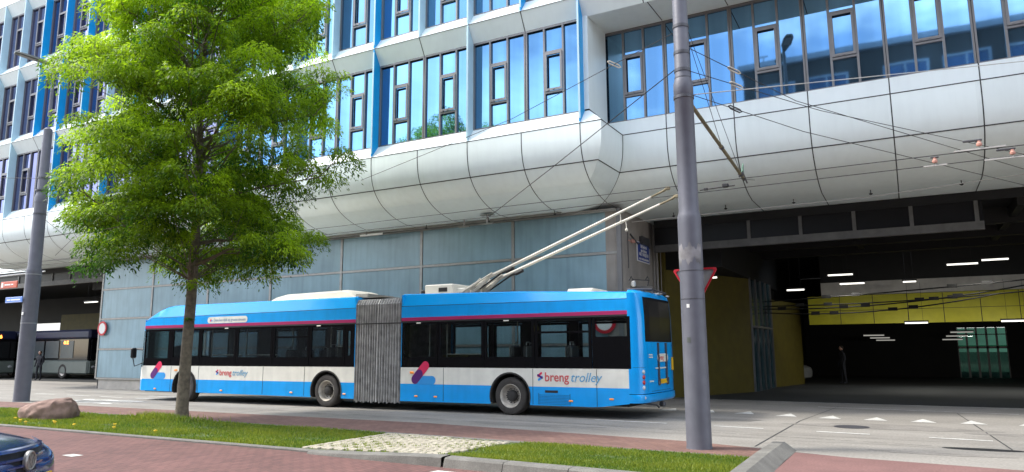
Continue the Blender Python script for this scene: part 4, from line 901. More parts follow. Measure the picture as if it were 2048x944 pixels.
# trolley pole base and poles
m = mb(TR); m.box((-2.1,.65,3.12),(-.3,1.95,3.2)); tb_ = m.build('trolley_base', K['band'], BUS)
tips = [Vector((-4.99,17.25,5.57)), Vector((-4.93,17.78,5.46))]
for i, yy in enumerate((.95, 1.5)):
    p0 = TR @ Vector((-1.95, yy, 3.24)); tip = tips[i]; d = (tip-(TR @ Vector((-1.1, yy, 3.68)))).normalized(); el = TR @ Vector((-1.1, yy, 3.68))
    m = MB(); m.tube([TR @ Vector((-1.78, yy, 3.22)), TR @ Vector((-1.5, yy, 3.40)), el-d*.1, el+d*.35], [.075, .07, .055, .05]); fo = m.build('pole_foot', K['pole'], BUS)
    m = MB()
    for q, (dy, dz) in enumerate(((-.14, .0), (.13, .02), (-.05, .06))):
        a = TR @ Vector((-2.0+.12*q, yy+dy, 3.25+dz)); b = el+d*(.05-.22*q)+Vector((0, dy*.5, .05+dz*.4)); m.tube([a, b], .026)
        m.tube([a.lerp(b, .15), a.lerp(b, .55)], .04)
    m.build('pole_spring', K['pole'], fo)
    m = MB(); m.tube([TR @ Vector((-2.05, yy+.22, 3.36)), TR @ Vector((-1.45, yy+.2, 3.58))], .05); m.tube([TR @ Vector((-2.1, yy+.22, 3.3)), TR @ Vector((-2.0, yy-.1, 3.22))], .06); m.build('damper', K['offw'], fo)
    m = MB(); m.tube([TR @ Vector((-1.5, yy, 3.33)), el+d*.3+Vector((0, .0, -.07)), el+d*.5+Vector((0, -.0, -.08))], [.02, .025, .03]); m.tube([el+d*.48+Vector((0,-.01,-.085)), el+d*.72+Vector((0,-.01,-.08))], .055); m.build('cable_gland', K['black'], fo)
    m = MB(); m.tube([el+d*.35, el+d*2.5, tip-d*.45], [.044, .038, .030], n=12); po = m.build('trolley_pole', K['pole'], BUS)
    m = MB(); m.tube([tip-d*.45, tip-d*.1], .028); m.tube([tip-d*.12, tip+Vector((0,0,.02))], .035); m.rbox(tip+Vector((-.07,-.03,-.03)), tip+Vector((.07,.03,.06)), .02); m.build('collector_head', K['olive'], po)
    m = MB(); m.tube([tip-d*(1.35+.1*i), tip-d*(1.35+.1*i)+Vector((.02,0,-.22))], .012, n=5); m.ball(tip-d*(1.35+.1*i)+Vector((.02,0,-.26)), .045); m.build('rope_clip', K['pole'], po)
# rear roof rack with pole hooks, rope catcher
m = mb(TR); m.tube([(3.0,.5,3.08),(3.55,.75,3.07),(3.6,1.7,3.02)], .025); m.tube([(2.95,1.9,3.05),(3.6,1.75,3.02)], .02)
for s, y in ((3.1,.6),(3.35,.75),(3.3,1.6)): m.tube([(s, y, 2.98), (s, y, 3.08)], .03)
rk = m.build('roof_rack', K['band'], BUS)
m = mb(TR); m.tube([(2.88,1.05,3.17),(3.4,1.3,3.13)], .06); m.build('rack_roller', K['rubber'], rk)
m = mb(TR)
for s, y in ((2.95,1.02),(3.28,1.28)): m.tube([(s, y, 3.2), (s+.04, y, 3.34), (s-.0, y, 3.44), (s-.06, y, 3.34)], .016, n=6)
m.tube([(2.99,1.02,3.36),(3.32,1.28,3.34)], .014, n=6); m.build('pole_hook', K['black'], rk)
m = mb(TR); m.rbox((2.96,.98,3.18),(3.06,1.06,3.32),.02); m.rbox((3.42,1.5,2.98),(3.5,1.7,3.03),.015); m.rbox((3.5,2.0,2.95),(3.58,2.1,2.99),.015); m.build('rack_fitting', K['signg'], rk)
m = mb(TR); m.tube([(3.4,.5,.36),(3.5,1.0,.3),(3.46,1.3,.22)], .02); m.rbox((3.46,1.3,.24),(3.6,1.44,.36),.03); m.build('tow_hook', K['band'], BUS)

# ------------------------------------------------------------------ posts, lamps and signs
def post(x, y, k, label, zs_):
    e = empty('street_lamp_post', (x, y, 0), label, 'lamp post')
    z1, z2, z3 = zs_; a, b, c = .205*k, .172*k, .138*k
    m = MB(); m.lathe((x, y, 0), [(a*1.04,0),(a*1.0,.05),(a*.97,z1-.12),(a*.97,z1-.02),(a*.93,z1+.05),(b,z1+.12),(b*.96,z2-.15),(b*1.0,z2-.14),(b*1.0,z2+.05),(c*1.08,z2+.16),(c,z2+.2),(c*.86,z3-.05),(c*.5,z3)], n=32)
    m.build('post_shaft', K['post'], e, True)
    return e
def band(e, x, y, z, r, name='band'):
    MB().lathe((x, y, z), [(r,-.03),(r+.008,-.028),(r+.008,.028),(r,.03)], n=32).build(name, K['band'], e)
def lamp_heads(e, x, y, z, dirs):
    m = MB(); m.tube([(x, y, z-1.9), (x, y, z)], [.07, .05]); m.build('lamp_spigot', K['post'], e)
    for dx, dy in dirs:
        m = MB(); d = Vector((dx, dy, 0)).normalized(); n = Vector((-d.y, d.x, 0)); o = Vector((x, y, z-.02)); rows = []
        for t, wd, h in ((.06,.05,.05),(.3,.10,.07),(.55,.17,.09),(1.05,.17,.07),(1.25,.12,.04)):
            c = o+d*t+Vector((0, 0, .02+.10*t)); rows.append([c+n*wd, c+n*wd*.7+Vector((0,0,h)), c-n*wd*.7+Vector((0,0,h)), c-n*wd, c-n*wd*.6-Vector((0,0,.02)), c+n*wd*.6-Vector((0,0,.02))])
        m.grid(rows, 0, True); m.poly(rows[0]); m.poly(rows[-1]); h_ = m.build('lamp_head', K['lampg'], e)
        m = MB(); a = o+d*.6+Vector((0,0,.055)); b = o+d*1.1+Vector((0,0,.105)); m.poly([a+n*.1, b+n*.1, b-n*.1, a-n*.1]); m.build('lamp_lens', K['signg'], h_)
PR = (-3.17, 12.2); PL = (-26.56, 13.9)
e = post(*PR, 1.0, 'tall grey steel post in front of the bus rear, carrying wires and a bracket arm', (3.85, 6.2, 10.6))
for z, r in ((7.35,.136),(6.85,.137),(6.52,.139),(6.36,.141),(6.02,.171)): band(e, *PR, z, r)
lamp_heads(e, *PR, 12.3, [(-.3, -1), (.3, 1)])
m = MB(); m.grid([[(PR[0]+.201*math.cos(t), PR[1]+.201*math.sin(t), z+.05*math.sin(t*7+z*9)+.03*math.sin(t*17)) for t in np.linspace(-2.9, -.3, 26)] for z in (3.08, 3.34)]); m.build('torn_poster', K['poster'], e)
m = MB(); m.grid([[(PR[0]+.2045*math.cos(t), PR[1]+.2045*math.sin(t), 2.30+z) for t in np.linspace(-1.85, -1.6, 4)] for z in (0, .06)]); m.build('number_label', K['signw'], e)
m = MB(); m.grid([[(PR[0]+.2045*math.cos(t), PR[1]+.2045*math.sin(t), 1.72+z) for t in np.linspace(-1.95, -1.62, 5)] for z in (0, .09)]); m.build('faded_sticker', K['lampg'], e)
for z in (2.93, 2.45): MB().lathe((*PR, z), [(.2,-.008),(.205,-.006),(.205,.006),(.2,.008)], n=28).build('sign_clamp', K['band'], e)
e = post(*PL, 1.2, 'tall grey lamp post with two lamp heads at the left, left of the tree', (4.45, 7.0, 9.6))
for z, r in ((7.75,.168),(7.3,.2),(6.45,.203)): band(e, *PL, z, r)
lamp_heads(e, *PL, 11.95, [(-.25, -1), (.25, 1)])
m = MB(); m.lathe((*PL, 0), [(.245,4.30),(.248,4.30),(.248,4.33),(.245,4.33)], n=24); m.lathe((*PL, 0), [(.245,2.62),(.249,2.62),(.249,2.645),(.245,2.645)], n=24); m.build('sign_clamp', K['signg'], e)
m = MB(); m.rbox((PL[0]-.02, PL[1]-.262, 2.9), (PL[0]+.08, PL[1]-.235, 3.0), .01); m.build('sticker', K['signw'], e)
def tri_sign(c, sz, depth):
    e = empty('give_way_sign', c, 'red rimmed triangular sign seen from behind, half hidden by the grey post', 'road sign')
    x, y, z = c; o = [(-sz, 0), (sz, 0), (0, -sz*1.72)]; cx, cy = 0, -sz*.573
    rim, inn = MB(), MB(); rnd = []
    for k, (a, b) in enumerate(o):
        for t in np.linspace(-1, 1, 5):
            ang = [math.pi*.75, math.pi*.25, -math.pi/2][k]-t*.9; rnd.append((a*.93+cx*.07+.04*math.cos(ang), b*.93+cy*.07+.04*math.sin(ang)))
    rim.grid([[(x+a*s_+cx*(1-s_), y+h, z+b*s_+cy*(1-s_)) for a, b in rnd] for s_, h in ((.87,.0),(.87,-.02),(1.0,-.02),(1.0,.012))], 0, True)
    inn.poly([(x+a*.88+cx*.12, y, z+b*.88+cy*.12) for a, b in rnd]); inn.build('sign_back', K['signg'], e); rim.build('sign_rim', K['signr'], e)
tri_sign((-3.18, 12.47, 2.98), .36, .02)
def round_sign(c, r, label, back=False, ny=-1, name='no_entry_sign'):
    e = empty(name, c, label, 'road sign'); x, y, z = c
    m = MB(); m.lathe((x, y, z), [(0, 0), (r, 0), (r, .02), (0, .02)], axis='Y', n=36); m.build('sign_plate', K['signg' if back else 'signw'], e)
    m = MB(); ri = .9 if back else .74; m.lathe((x, y, z), [(r*ri, .001), (r*ri, -.008), (r, -.008), (r*1.01, .025)], axis='Y', n=36)
    m.f = m.f[:-2]; m.m = m.m[:-2]; m.build('sign_rim', K['signr'], e); return e
round_sign((-32.72, 20.32, 2.73), .33, 'round white sign with red ring on the glass wall, left of the bus front')
round_sign((-7.96, 20.33, 2.46), .36, 'round white sign with red ring behind the bus rear window')
round_sign((-27.12, 14.14, 2.78), .36, 'round red rimmed sign seen from behind on the left post', True, name='traffic_sign')
def arm_sign(c, l, h, mat, label, stripes, name):
    e = empty(name, c, label, 'street sign'); x, y, z = c
    m = MB(); m.rbox((x, y-.02, z), (x+l, y+.02, z+h), .012); m.build('sign_plate', mat, e)
    m = MB()
    for a, b, u, v in stripes: m.box((x+a*l, y-.024, z+u*h), (x+b*l, y-.0195, z+v*h))
    m.build('sign_text', K['signw'], e)
arm_sign((-28.03, 13.62, 3.86), 1.05, .24, K['signo'], 'narrow red direction sign on the left post, above the blue one', [(.06,.17,.15,.85),(.22,.24,.3,.7),(.26,.62,.42,.62),(.66,.78,.42,.62)], 'direction_sign')
arm_sign((-27.62, 13.62, 3.34), 1.05, .2, K['signlb'], 'narrow blue street name sign on the left post, below the red one', [(.1,.3,.38,.62),(.34,.9,.38,.62),(.02,.98,.08,.12),(.02,.98,.88,.92)], 'street_name_sign')
e = empty('information_sign', (-7.41, 22.5, 4.72), 'blue sign with four lines of white writing on the concrete wall', 'sign')
m = MB(); m.prism([(-7.415, 21.88, 4.42), (-7.415, 23.12, 4.42), (-7.415, 23.12, 5.06), (-7.415, 21.88, 5.06)], (.03, 0, 0)); m.build('sign_rim', K['signw'], e)
m = MB(); m.prism([(-7.384, 21.93, 4.45), (-7.384, 23.07, 4.45), (-7.384, 23.07, 5.03), (-7.384, 21.93, 5.03)], (.004, 0, 0)); m.build('sign_plate', K['signb'], e)
for k, (tx, s_) in enumerate((('Bij filedruk', .15), ('aan lijnbus', .15), ('NIET INRIJDEN', .15), ('m.u.v. werkzaamheden', .11))):
    t = text_mesh(tx, s_, K['signw'], align='CENTER', bold=.003, xs=.95); place_text(t, 'lettering', e, (-7.378, 22.5, 4.88-.13*k), (0, 1, 0))

# ------------------------------------------------------------------ overhead line
def wire(pts, r, label, mat='wire', name='overhead_wire', cat='wire', group='overhead wires outside', sag=0.):
    pts = [Vector(p) for p in pts]
    if sag: pts = [pts[0].lerp(pts[-1], t)-Vector((0, 0, 4*sag*t*(1-t))) for t in np.linspace(0, 1, 12)]
    m = MB(); m.tube(pts, r*.8, n=6); o = m.build(name, K[mat]); return tag(o, label, cat, group)
wire([(-70,17.5,5.55),(-30,17.35,5.55),(-10,17.2,5.58),(10,17.1,5.64),(40,16.9,5.64)], .011, 'thin contact wire along the canopy, nearer of the running pair')
wire([(-70,18.05,5.52),(-30,17.95,5.5),(-10,17.8,5.47),(10,17.75,5.60),(40,17.6,5.6)], .011, 'thin contact wire along the canopy, farther of the running pair')
wire([(-3.1,12.1,6.95),(-1.6,14.8,6.5),(2.75,20.3,5.75)], .009, 'span wire from the post upper band down to the right edge', sag=0)
wire([(-3.1,12.1,6.5),(-1.2,15.2,6.35),(2.72,20,6.05)], .009, 'span wire from the middle post band to the right edge')
wire([(-3.02,12.2,6.05),(-1.5,14.8,5.85),(2.6,19.8,5.3)], .009, 'span wire from the lowest post band sloping down to the right')
wire([(-2.98,12.2,6.05),(2.85,19.25,8.05),(3.2,19.25,8.12)], .012, 'pale rope from the post up to the window sill at the right', 'rope')
wire([(-3.3,12.15,7.25),(-8,14.7,7.15),(-16.75,18.3,7.1)], .009, 'long span wire from the post leftward to the canopy behind the tree')
wire([(-3.3,12.15,6.55),(-7.6,16.0,6.15),(-11.4,19.2,5.72)], .013, 'thick span wire from the post to the bracket under the canopy')
wire([(-7.2,20.9,5.5),(-.5,21,5.60),(2.9,20.9,5.78),(8,20.8,5.8)], .012, 'pale rope below the right part of the canopy', 'rope', sag=.0)
wire([(-45,19.9,5.75),(-33,19.9,5.72),(-20,19.95,5.76),(-9,20,5.78)], .012, 'thin cable along the soffit above the glass wall')
wire([(-26.8,14.1,6.4),(-30,17,6.2),(-36,19.5,6.0)], .010, 'span wire from the left post to the canopy at the left edge')
wire([(-26.4,14.1,7.2),(-23,17,6.6),(-20,19.2,5.8)], .010, 'span wire from the left post to the soffit behind the tree')
wire([(-26.7,13.8,7.75),(-33,12,8.2),(-45,10,8.5)], .010, 'span wire from the left post out of the left edge')
wire([(-46,16.8,5.75),(-30,18.2,5.65),(-20,19.6,5.7)], .014, 'dark wire under the soffit above the left gate')
A0, A1 = Vector((-3.18,12.36,6.10)), Vector((-3.18,17.45,5.66))
e = empty('bracket_arm', A0, 'brown tubular bracket arm from the right post out over the road', 'bracket arm')
m = MB(); m.tube([A0, A1], .038, n=10); m.build('arm_tube', K['olive'], e)
m = MB()
for t, r in ((.02,.06),(.55,.05),(.93,.055),(1.0,.05)): p = A0.lerp(A1, t); m.tube([p-Vector((0,.05,0)), p+Vector((0,.05,0))], r)
m.rbox((-3.3,12.33,5.98),(-3.06,12.45,6.2),.02); m.tube([A1+Vector((-.1,0,.05)), A1+Vector((0,-.1,.16)), A1+Vector((.06,.1,-.1))],.02); m.build('arm_clamp', K['band'], e)
m = MB(); m.tube([A1+Vector((0,-.3,.0)), A1+Vector((.02,-.1,.34)), A1+Vector((0,.06,0))], .012, n=5); m.build('insulating_loop', K['glp'], e)
for t, z, lab in ((.55,7.5,'stay wire from the post top to the middle of the brown bracket arm'),(.93,7.6,'stay wire from the post top to the outer end of the brown bracket arm')):
    wire([(-3.15,12.3,z), A0.lerp(A1, t)+Vector((0,0,.04))], .008, lab, name='stay_wire')
wire([A1+Vector((0,0,-.02)), (-3.15,18.8,5.9)], .01, 'short wire from the end of the bracket arm to the canopy')
def on(a, b, t): return Vector(a).lerp(Vector(b), t)
spots_i = [(on((-3.1,12.1,6.5),(-1.2,15.2,6.35),.35),'loop insulator on the middle span wire right of the post'),(on((-3.1,12.1,6.95),(-1.6,14.8,6.5),.42),'loop insulator on the upper span wire right of the post'),(on((-3.02,12.2,6.05),(-1.5,14.8,5.85),.36),'black turnbuckle on the lowest span wire right of the post'),(on((-3.3,12.15,7.25),(-8,14.7,7.15),.3),'pale strain insulator on the long span wire left of the post'),(on((-26.7,13.8,7.75),(-33,12,8.2),.3),'small turnbuckle on the wire left of the left post')]
for p, lab in spots_i:
    m = MB(); p = Vector(p); d = Vector((.55,.75,-.2)).normalized(); n = d.cross(Vector((0,0,1))).normalized()*.03; u = Vector((0,0,.03))
    m.tube([p-d*.16, p-d*.11+u, p+d*.11+u, p+d*.16, p+d*.11-u, p-d*.11-u, p-d*.16], .013, n=6); o = m.build('turnbuckle', K['wire' if 'black' in lab or 'small' in lab else 'pole']); tag(o, lab, 'turnbuckle', 'fittings on the span wires')
for p, l, lab in (((.79,17.55,5.62),.22,'pink bell insulator with short bar on the farther wire'),((1.58,17.15,5.78),.45,'pink bell insulator with long white bar, middle of three'),((2.2,17.75,5.66),.5,'pink bell insulator with long white bar at the right edge')):
    e = empty('wire_hanger', p, lab, 'insulator', 'pink insulators on the contact wires'); x, y, z = p
    m = MB(); m.lathe((x, y, z-.02), [(.02,-.06),(.05,-.05),(.055,-.01),(.035,.02),(.035,.05),(.02,.06)], n=12); m.build('bell', K['insul'], e)
    m = MB(); m.box((x-l, y-.02, z-.15), (x+l, y+.02, z-.12)); m.tube([(x, y, z-.13), (x, y, z-.06)], .012); m.build('bar', K['rope'], e)
    m = MB(); m.rbox((x-.28, y-.03, z+.03), (x+.06, y+.03, z+.07), .012) if l > .3 else m.rbox((x-.08, y-.03, z+.03), (x+.08, y+.03, z+.06), .012); m.tube([(x, y, z+.05), (x, y+.9, z+.22)], .008, n=5); m.build('clamp', K['band'], e)
for p, lab in (((-3.75,17.5,5.5),'dark section insulator on the wire right of the pole tips'),((-11.42,19.3,5.68),'grey ceiling bracket under the soffit left of the trolley poles'),((-12.6,19.8,5.76),'pale ceiling fitting under the soffit left of the bracket'),((-16.2,19.9,5.74),'long white tube fitting under the soffit right of the tree')):
    m = MB(); x, y, z = p
    if 'section' in lab: m.tube([(x-.5,y,z),(x+.35,y,z+.03)], .016); m.rbox((x+.05,y-.05,z),(x+.2,y+.05,z+.1),.02); m.rbox((x-.4,y-.03,z-.02),(x-.3,y+.03,z+.04),.01); mt = 'wire'
    elif 'bracket' in lab: m.box((x-.22,y-.1,z+.17),(x+.22,y+.1,z+.19)); m.tube([(x,y,z-.1),(x,y,z+.18)], .03); m.box((x-.2,y-.05,z-.12),(x+.2,y+.05,z-.09)); mt = 'steel'
    elif 'pale' in lab: m.rbox((x-.35,y-.08,z-.02),(x+.35,y+.08,z+.1),.03); mt = 'conc'
    else: m.tube([(x-.9,y,z),(x+.1,y,z)], .035); mt = 'signw'
    o = m.build('ceiling_fitting', K[mt]); tag(o, lab, 'fitting')
for (a, b, y, z, lab) in ((-41,-37.3,19.2,5.6,'white tube fitting under the soffit at the left edge, upper one'),(-41,-35.2,18.9,5.35,'white tube fitting under the soffit at the left edge, lower one'),(-33.6,-32.0,19.6,5.72,'white tube fitting under the soffit beside the crown')):
    m = MB(); m.tube([(a,y,z),(b,y,z+.05)], .035); tag(m.build('ceiling_fitting', K['signw']), lab, 'fitting')

# ------------------------------------------------------------------ tree
def make_tree(x0, y0, seed):
    r = np.random.default_rng(seed); rr = random.Random(seed)
    wood = MB(); tips = []
    C0 = Vector((x0, y0, 0)); cz, rz, rx = 8.0, 4.75, 3.7
    trunk = [C0+Vector((.0,0,-.05)), C0+Vector((.01,0,.25)), C0+Vector((.03,.0,1.5)), C0+Vector((.06,.02,3.0)), C0+Vector((.08,.0,4.6)), C0+Vector((.0,.05,6.5)), C0+Vector((-.1,.0,8.5)), C0+Vector((-.05,.1,10.5)), C0+Vector((.0,.1,12.0))]
    wood.tube(trunk, [.20,.15,.132,.124,.115,.095,.07,.04,.02], n=14)
    RZ = lambda z: float(np.interp(z, [3.4, 4.2, 5, 7, 9, 11, 12.5, 13.2], [1.5, 2.8, 3.5, 3.8, 3.7, 2.9, 1.7, .5]))
    limbs = []
    for i in range(34):
        z = 3.75+7.0*(i/33)**1.05; a = i*2.39996+rr.uniform(-.3, .3); el = R(rr.uniform(8, 30)+18*(z-3.5)/7)
        t = (z-3.0)/9.; base = C0+Vector((.06-.15*t, 0, z))
        ln = (RZ(z+.9)-.75)*rr.uniform(.72, 1.02); d = Vector((math.cos(a), math.sin(a), 0)); pts = [base]; ln *= 1+(.22 if z > 8.3 else .04)*(d.x*.877+d.y*.48)
        droop = .13 if z < 5.2 else .0
        for s in (.25, .5, .75, 1.0): pts.append(base+d*ln*s+Vector((rr.uniform(-.12,.12), rr.uniform(-.12,.12), math.tan(el)*ln*(s-.35*s*s)-droop*ln*s*s*1.6)))
        r0 = .055 if z < 9 else .035
        wood.tube(pts, [r0, r0*.75, r0*.55, r0*.35, r0*.18], n=7); limbs.append(pts)
        for s in (.35, .55, .72, .88, 1.):
            k = min(3, int(s*4-.001)); p = pts[k].lerp(pts[k+1], s*4-k) if s < 1 else pts[4]
            for q in range(2 if s < 1 else 1):
                side = (1 if q else -1)*rr.uniform(.5, 1.2); dd = (Matrix.Rotation(side, 3, 'Z') @ d) if s < 1 else d
                l2 = rr.uniform(.45, 1.15)*(1.1-.35*s); tip = p+dd*l2+Vector((0, 0, l2*rr.uniform(-.1, .8)+rr.uniform(-.3,.35)-(.18 if z < 5 else 0)))
                wood.tube([p, p.lerp(tip, .5)+Vector((0, 0, .05)), tip], [r0*.38*(1.2-s*.6), .012, .006], n=5); tips.append((tip, rr.uniform(.75, 1.2)))
                if rr.random() < .55:
                    t2 = p.lerp(tip, .55)+Vector((rr.uniform(-.35,.35), rr.uniform(-.35,.35), rr.uniform(.15,.75))); tips.append((t2, rr.uniform(.6, 1.0))); wood.tube([p.lerp(tip,.4), t2], [.012,.006], n=4)
    for k in range(150):  # inner and in-between sprays so that the limbs do not read as tiers
        z = rr.uniform(3.9, 12.4); a = rr.uniform(0, 6.283); q = RZ(z)*math.sqrt(rr.uniform(.12, .92))-.35; d = Vector((math.cos(a), math.sin(a), 0)); q *= 1+(.2 if z > 8.5 else .03)*(d.x*.877+d.y*.48)
        p = C0+d*max(.2, q)+Vector((0, 0, z)); tips.append((p, rr.uniform(.7, 1.15))); b = C0+Vector((0, 0, max(3.4, z-.35*q-.3))); wood.tube([b, b.lerp(p, .55)+Vector((0,0,.1)), p], [.018, .011, .005], n=5)
    for k in range(13):  # low hanging sprays
        a = rr.uniform(0, 6.28); p = C0+Vector((math.cos(a)*2.2, math.sin(a)*2.2, 3.85+rr.uniform(-.15, .35))); tips.append((p, .85))
    tips.append((C0+Vector((.55,-.3,3.25)), .5)); wood.tube([C0+Vector((.1,0,4.1)), C0+Vector((.4,-.2,3.7)), C0+Vector((.55,-.3,3.3))], [.012,.01,.006], n=5)
    tips.append((C0+Vector((.22,-.12,2.45)), .16)); wood.tube([C0+Vector((.12,-.1,2.15)), C0+Vector((.22,-.12,2.45))], [.008,.004], n=4)
    # leaves: sprays of narrow leaflets in dome shaped clumps
    V = []; T_ = []
    for (tip, s) in tips:
        n = int(720*s*s) if s > .3 else 40
        u = r.random(n); th = r.uniform(0, 6.283, n); rad = .55*s*np.sqrt(u)
        px = tip.x+rad*np.cos(th); py = tip.y+rad*np.sin(th); dome = .36*s*(1-(rad/(.55*s))**2)
        pz = tip.z+dome-np.abs(r.normal(0, .17, n))*s-.05*s
        ax = th+r.normal(0, .7, n); dl = r.uniform(-1.0, .15, n)-.3*(rad/(.55*s)); L_ = r.uniform(.06, .135, n); wd = L_*r.uniform(.14, .2, n)
        dx, dy, dz = np.cos(ax)*np.cos(dl), np.sin(ax)*np.cos(dl), np.sin(dl)
        roll = r.uniform(-.8, .8, n); sx, sy, sz_ = -np.sin(ax)*np.cos(roll), np.cos(ax)*np.cos(roll), np.sin(roll)
        q = np.zeros((n, 4, 3)); c = np.c_[px, py, pz]; D = np.c_[dx, dy, dz]; S = np.c_[sx, sy, sz_]
        q[:,0] = c; q[:,2] = c+D*L_[:,None]; mid = c+D*(L_*.45)[:,None]; q[:,1] = mid+S*wd[:,None]; q[:,3] = mid-S*wd[:,None]
        g_ = np.sin(px*2.3+py*1.1)+np.sin(py*2.7-pz*1.9)+np.sin(pz*2.6+px*1.3); keep = g_ > -1.25
        V.append(q[keep])
        young_lit = np.clip(.26+.26*((tip.z-4)/6)+r.normal(0, .16), 0, 1); top = np.clip((pz-tip.z)/(.25*s), -1, 1)  # new growth tint, also lightened towards crown and clump tops as if lit
        T_.append(np.clip(young_lit+.27*top+r.normal(0, .10, n), 0, 1)[keep])
    V = np.concatenate(V); T_ = np.concatenate(T_); n = len(V)
    me = bpy.data.meshes.new('crown'); me.vertices.add(n*4); me.vertices.foreach_set('co', (V-np.array([x0, y0, 0])).ravel())
    me.loops.add(n*4); me.loops.foreach_set('vertex_index', np.arange(n*4, dtype=np.int32)); me.polygons.add(n); me.polygons.foreach_set('loop_start', np.arange(0, n*4, 4, dtype=np.int32)); me.update(); me.validate()
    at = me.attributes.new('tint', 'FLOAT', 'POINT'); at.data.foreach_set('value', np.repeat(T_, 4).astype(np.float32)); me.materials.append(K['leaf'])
    wd = wood.mesh('trunk', K['bark'], True); wd.transform(Matrix.Translation((-x0, -y0, 0)))
    return wd, me
wd_me, cr_me = make_tree(-15.79, 11.98, 5)
t1 = empty('tree', (-15.79, 11.98, 0), 'young leafy green tree in the grass in front of the bus', 'tree')
child(wd_me, 'trunk', t1); child(cr_me, 'crown', t1)

# ------------------------------------------------------------------ boulder
def boulder():
    import bmesh
    bm = bmesh.new(); bmesh.ops.create_icosphere(bm, subdivisions=5, radius=1)
    from mathutils import noise
    for v in bm.verts:
        p = v.co.copy(); d = 1+.15*noise.noise(p*1.3+Vector((3,1,2)))+.09*noise.noise(p*2.9)+.045*noise.noise(p*6)+.03*abs(noise.noise(p*11))
        p = p*d
        if p.z > .55: p.z = .55+(p.z-.55)*.5
        if p.x > .55: p.x = .55+(p.x-.55)*.7
        v.co = Vector((p.x*.76, p.y*.52, (p.z+.25*p.x)*.52))
    me = bpy.data.meshes.new('boulder'); bm.to_mesh(me); bm.free(); me.materials.append(K['rock']); me.polygons.foreach_set('use_smooth', [True]*len(me.polygons)); return me
o = link(boulder(), 'boulder', None, (-18.8, 10.55, .09), R(12)); tag(o, 'rounded brown granite boulder lying in the grass by the left post', 'boulder')

# ------------------------------------------------------------------ blue car, nose in the left corner
ang = R(36); CAR = (-6.76-2.06*math.cos(ang), 3.62-2.06*math.sin(ang), 0)
car = empty('parked_car', CAR, 'dark blue hatchback whose nose reaches in at the lower left corner', 'car', rotz=ang)
def subsurf(o, l=2):
    md = o.modifiers.new('s', 'SUBSURF'); md.levels = l; md.render_levels = l; return o
def st(x, hw, T, B_, sh, bulge=1.): # half section: bottom centre .. top centre
    return [(x, 0, B_), (x, hw*.7, B_), (x, hw*.95, B_+.05), (x, hw, B_+(sh-B_)*.45), (x, hw*.985, sh), (x, hw*.88, sh+(T-sh)*.55), (x, hw*.55, T-.015), (x, 0, T)]
S = [st(2.08,.40,.66,.30,.56), st(2.04,.62,.73,.24,.62), st(1.93,.78,.80,.20,.69), st(1.72,.85,.87,.19,.76), st(1.3,.875,.94,.18,.83), st(.95,.88,.985,.18,.88),
     [(.8,0,.18),(.8,.6,.18),(.8,.84,.23),(.8,.88,.5),(.8,.875,.90),(.8,.80,.97),(.8,.5,1.01),(.8,0,1.02)],
     [(.1,0,.18),(.1,.6,.18),(.1,.84,.23),(.1,.885,.5),(.1,.88,.92),(.1,.72,1.22),(.1,.5,1.41),(.1,0,1.43)],
     [(-.7,0,.18),(-.7,.6,.18),(-.7,.84,.23),(-.7,.885,.5),(-.7,.88,.94),(-.7,.72,1.28),(-.7,.52,1.46),(-.7,0,1.48)],
     [(-1.5,0,.2),(-1.5,.6,.2),(-1.5,.82,.25),(-1.5,.87,.5),(-1.5,.86,.95),(-1.5,.70,1.24),(-1.5,.5,1.40),(-1.5,0,1.42)],
     [(-1.95,0,.26),(-1.95,.55,.26),(-1.95,.76,.3),(-1.95,.82,.55),(-1.95,.80,.92),(-1.95,.66,1.05),(-1.95,.45,1.12),(-1.95,0,1.13)],
     [(-2.12,0,.32),(-2.12,.5,.32),(-2.12,.68,.36),(-2.12,.74,.55),(-2.12,.70,.80),(-2.12,.55,.88),(-2.12,.35,.9),(-2.12,0,.9)]]
rows = [h+[(a, -b, c) for a, b, c in h[-2:0:-1]] for h in S]
m = MB(); m.grid(rows, 0, True); m.poly(rows[0]); m.poly(rows[-1][::-1])
body = child(m.mesh('body', K['car'], True), 'body', car); subsurf(body)
def nose_x(y, z): return 2.075-.42*y*y-.55*max(0, abs(y)-.45)**2*1.5-.30*max(0, z-.60)**1.2
def patch(y0, y1, z0, z1, off, n=10, rnd=None, k=3): return [[(nose_x(y, z)+off, y, z) for y in np.linspace(y0, y1, n)] for z in np.linspace(z0, z1, k)]
m = MB(); m.grid(patch(-.52, .52, .60, .775, .012, 14)); child(m.mesh('grille', K['carb']), 'grille', car)
m = MB()
for z in (.655, .715): m.grid([[(nose_x(y, z)+o_, y, z+h) for y in np.linspace(-.52, .52, 14)] for o_, h in ((.014,-.014),(.032,-.008),(.032,.008),(.014,.014))])
child(m.mesh('grille_slat', K['car']), 'grille_slat', car)
m = MB(); m.grid([[(nose_x(y, .79)+o_, y, z+.0*abs(y)) for y in np.linspace(-.56, .56, 14)] for o_, z in ((.008,.775),(.03,.78),(.02,.80),(-.02,.805))]); child(m.mesh('bonnet_edge', K['car'], True), 'bonnet_edge', car)
for s_ in (-1, 1):
    m = MB(); rows = []
    for t in np.linspace(0, 1, 7):
        y = s_*(.53+.22*t); zc, h = .70+.05*t, .09*(1-.2*t); rows.append([(nose_x(y, zc+d*h)+.03*(1-d*d)+.012, y, zc+d*h) for d in np.linspace(-1, 1, 7)])
    m.grid(rows); hl = child(m.mesh('headlight', K['clearl'], True), 'headlight', car)
    m = MB(); m.ball((nose_x(s_*.63, .73)+.015, s_*.63, .73), (.03, .06, .05)); child(m.mesh('bulb', K['chrome'], True), 'bulb', hl)
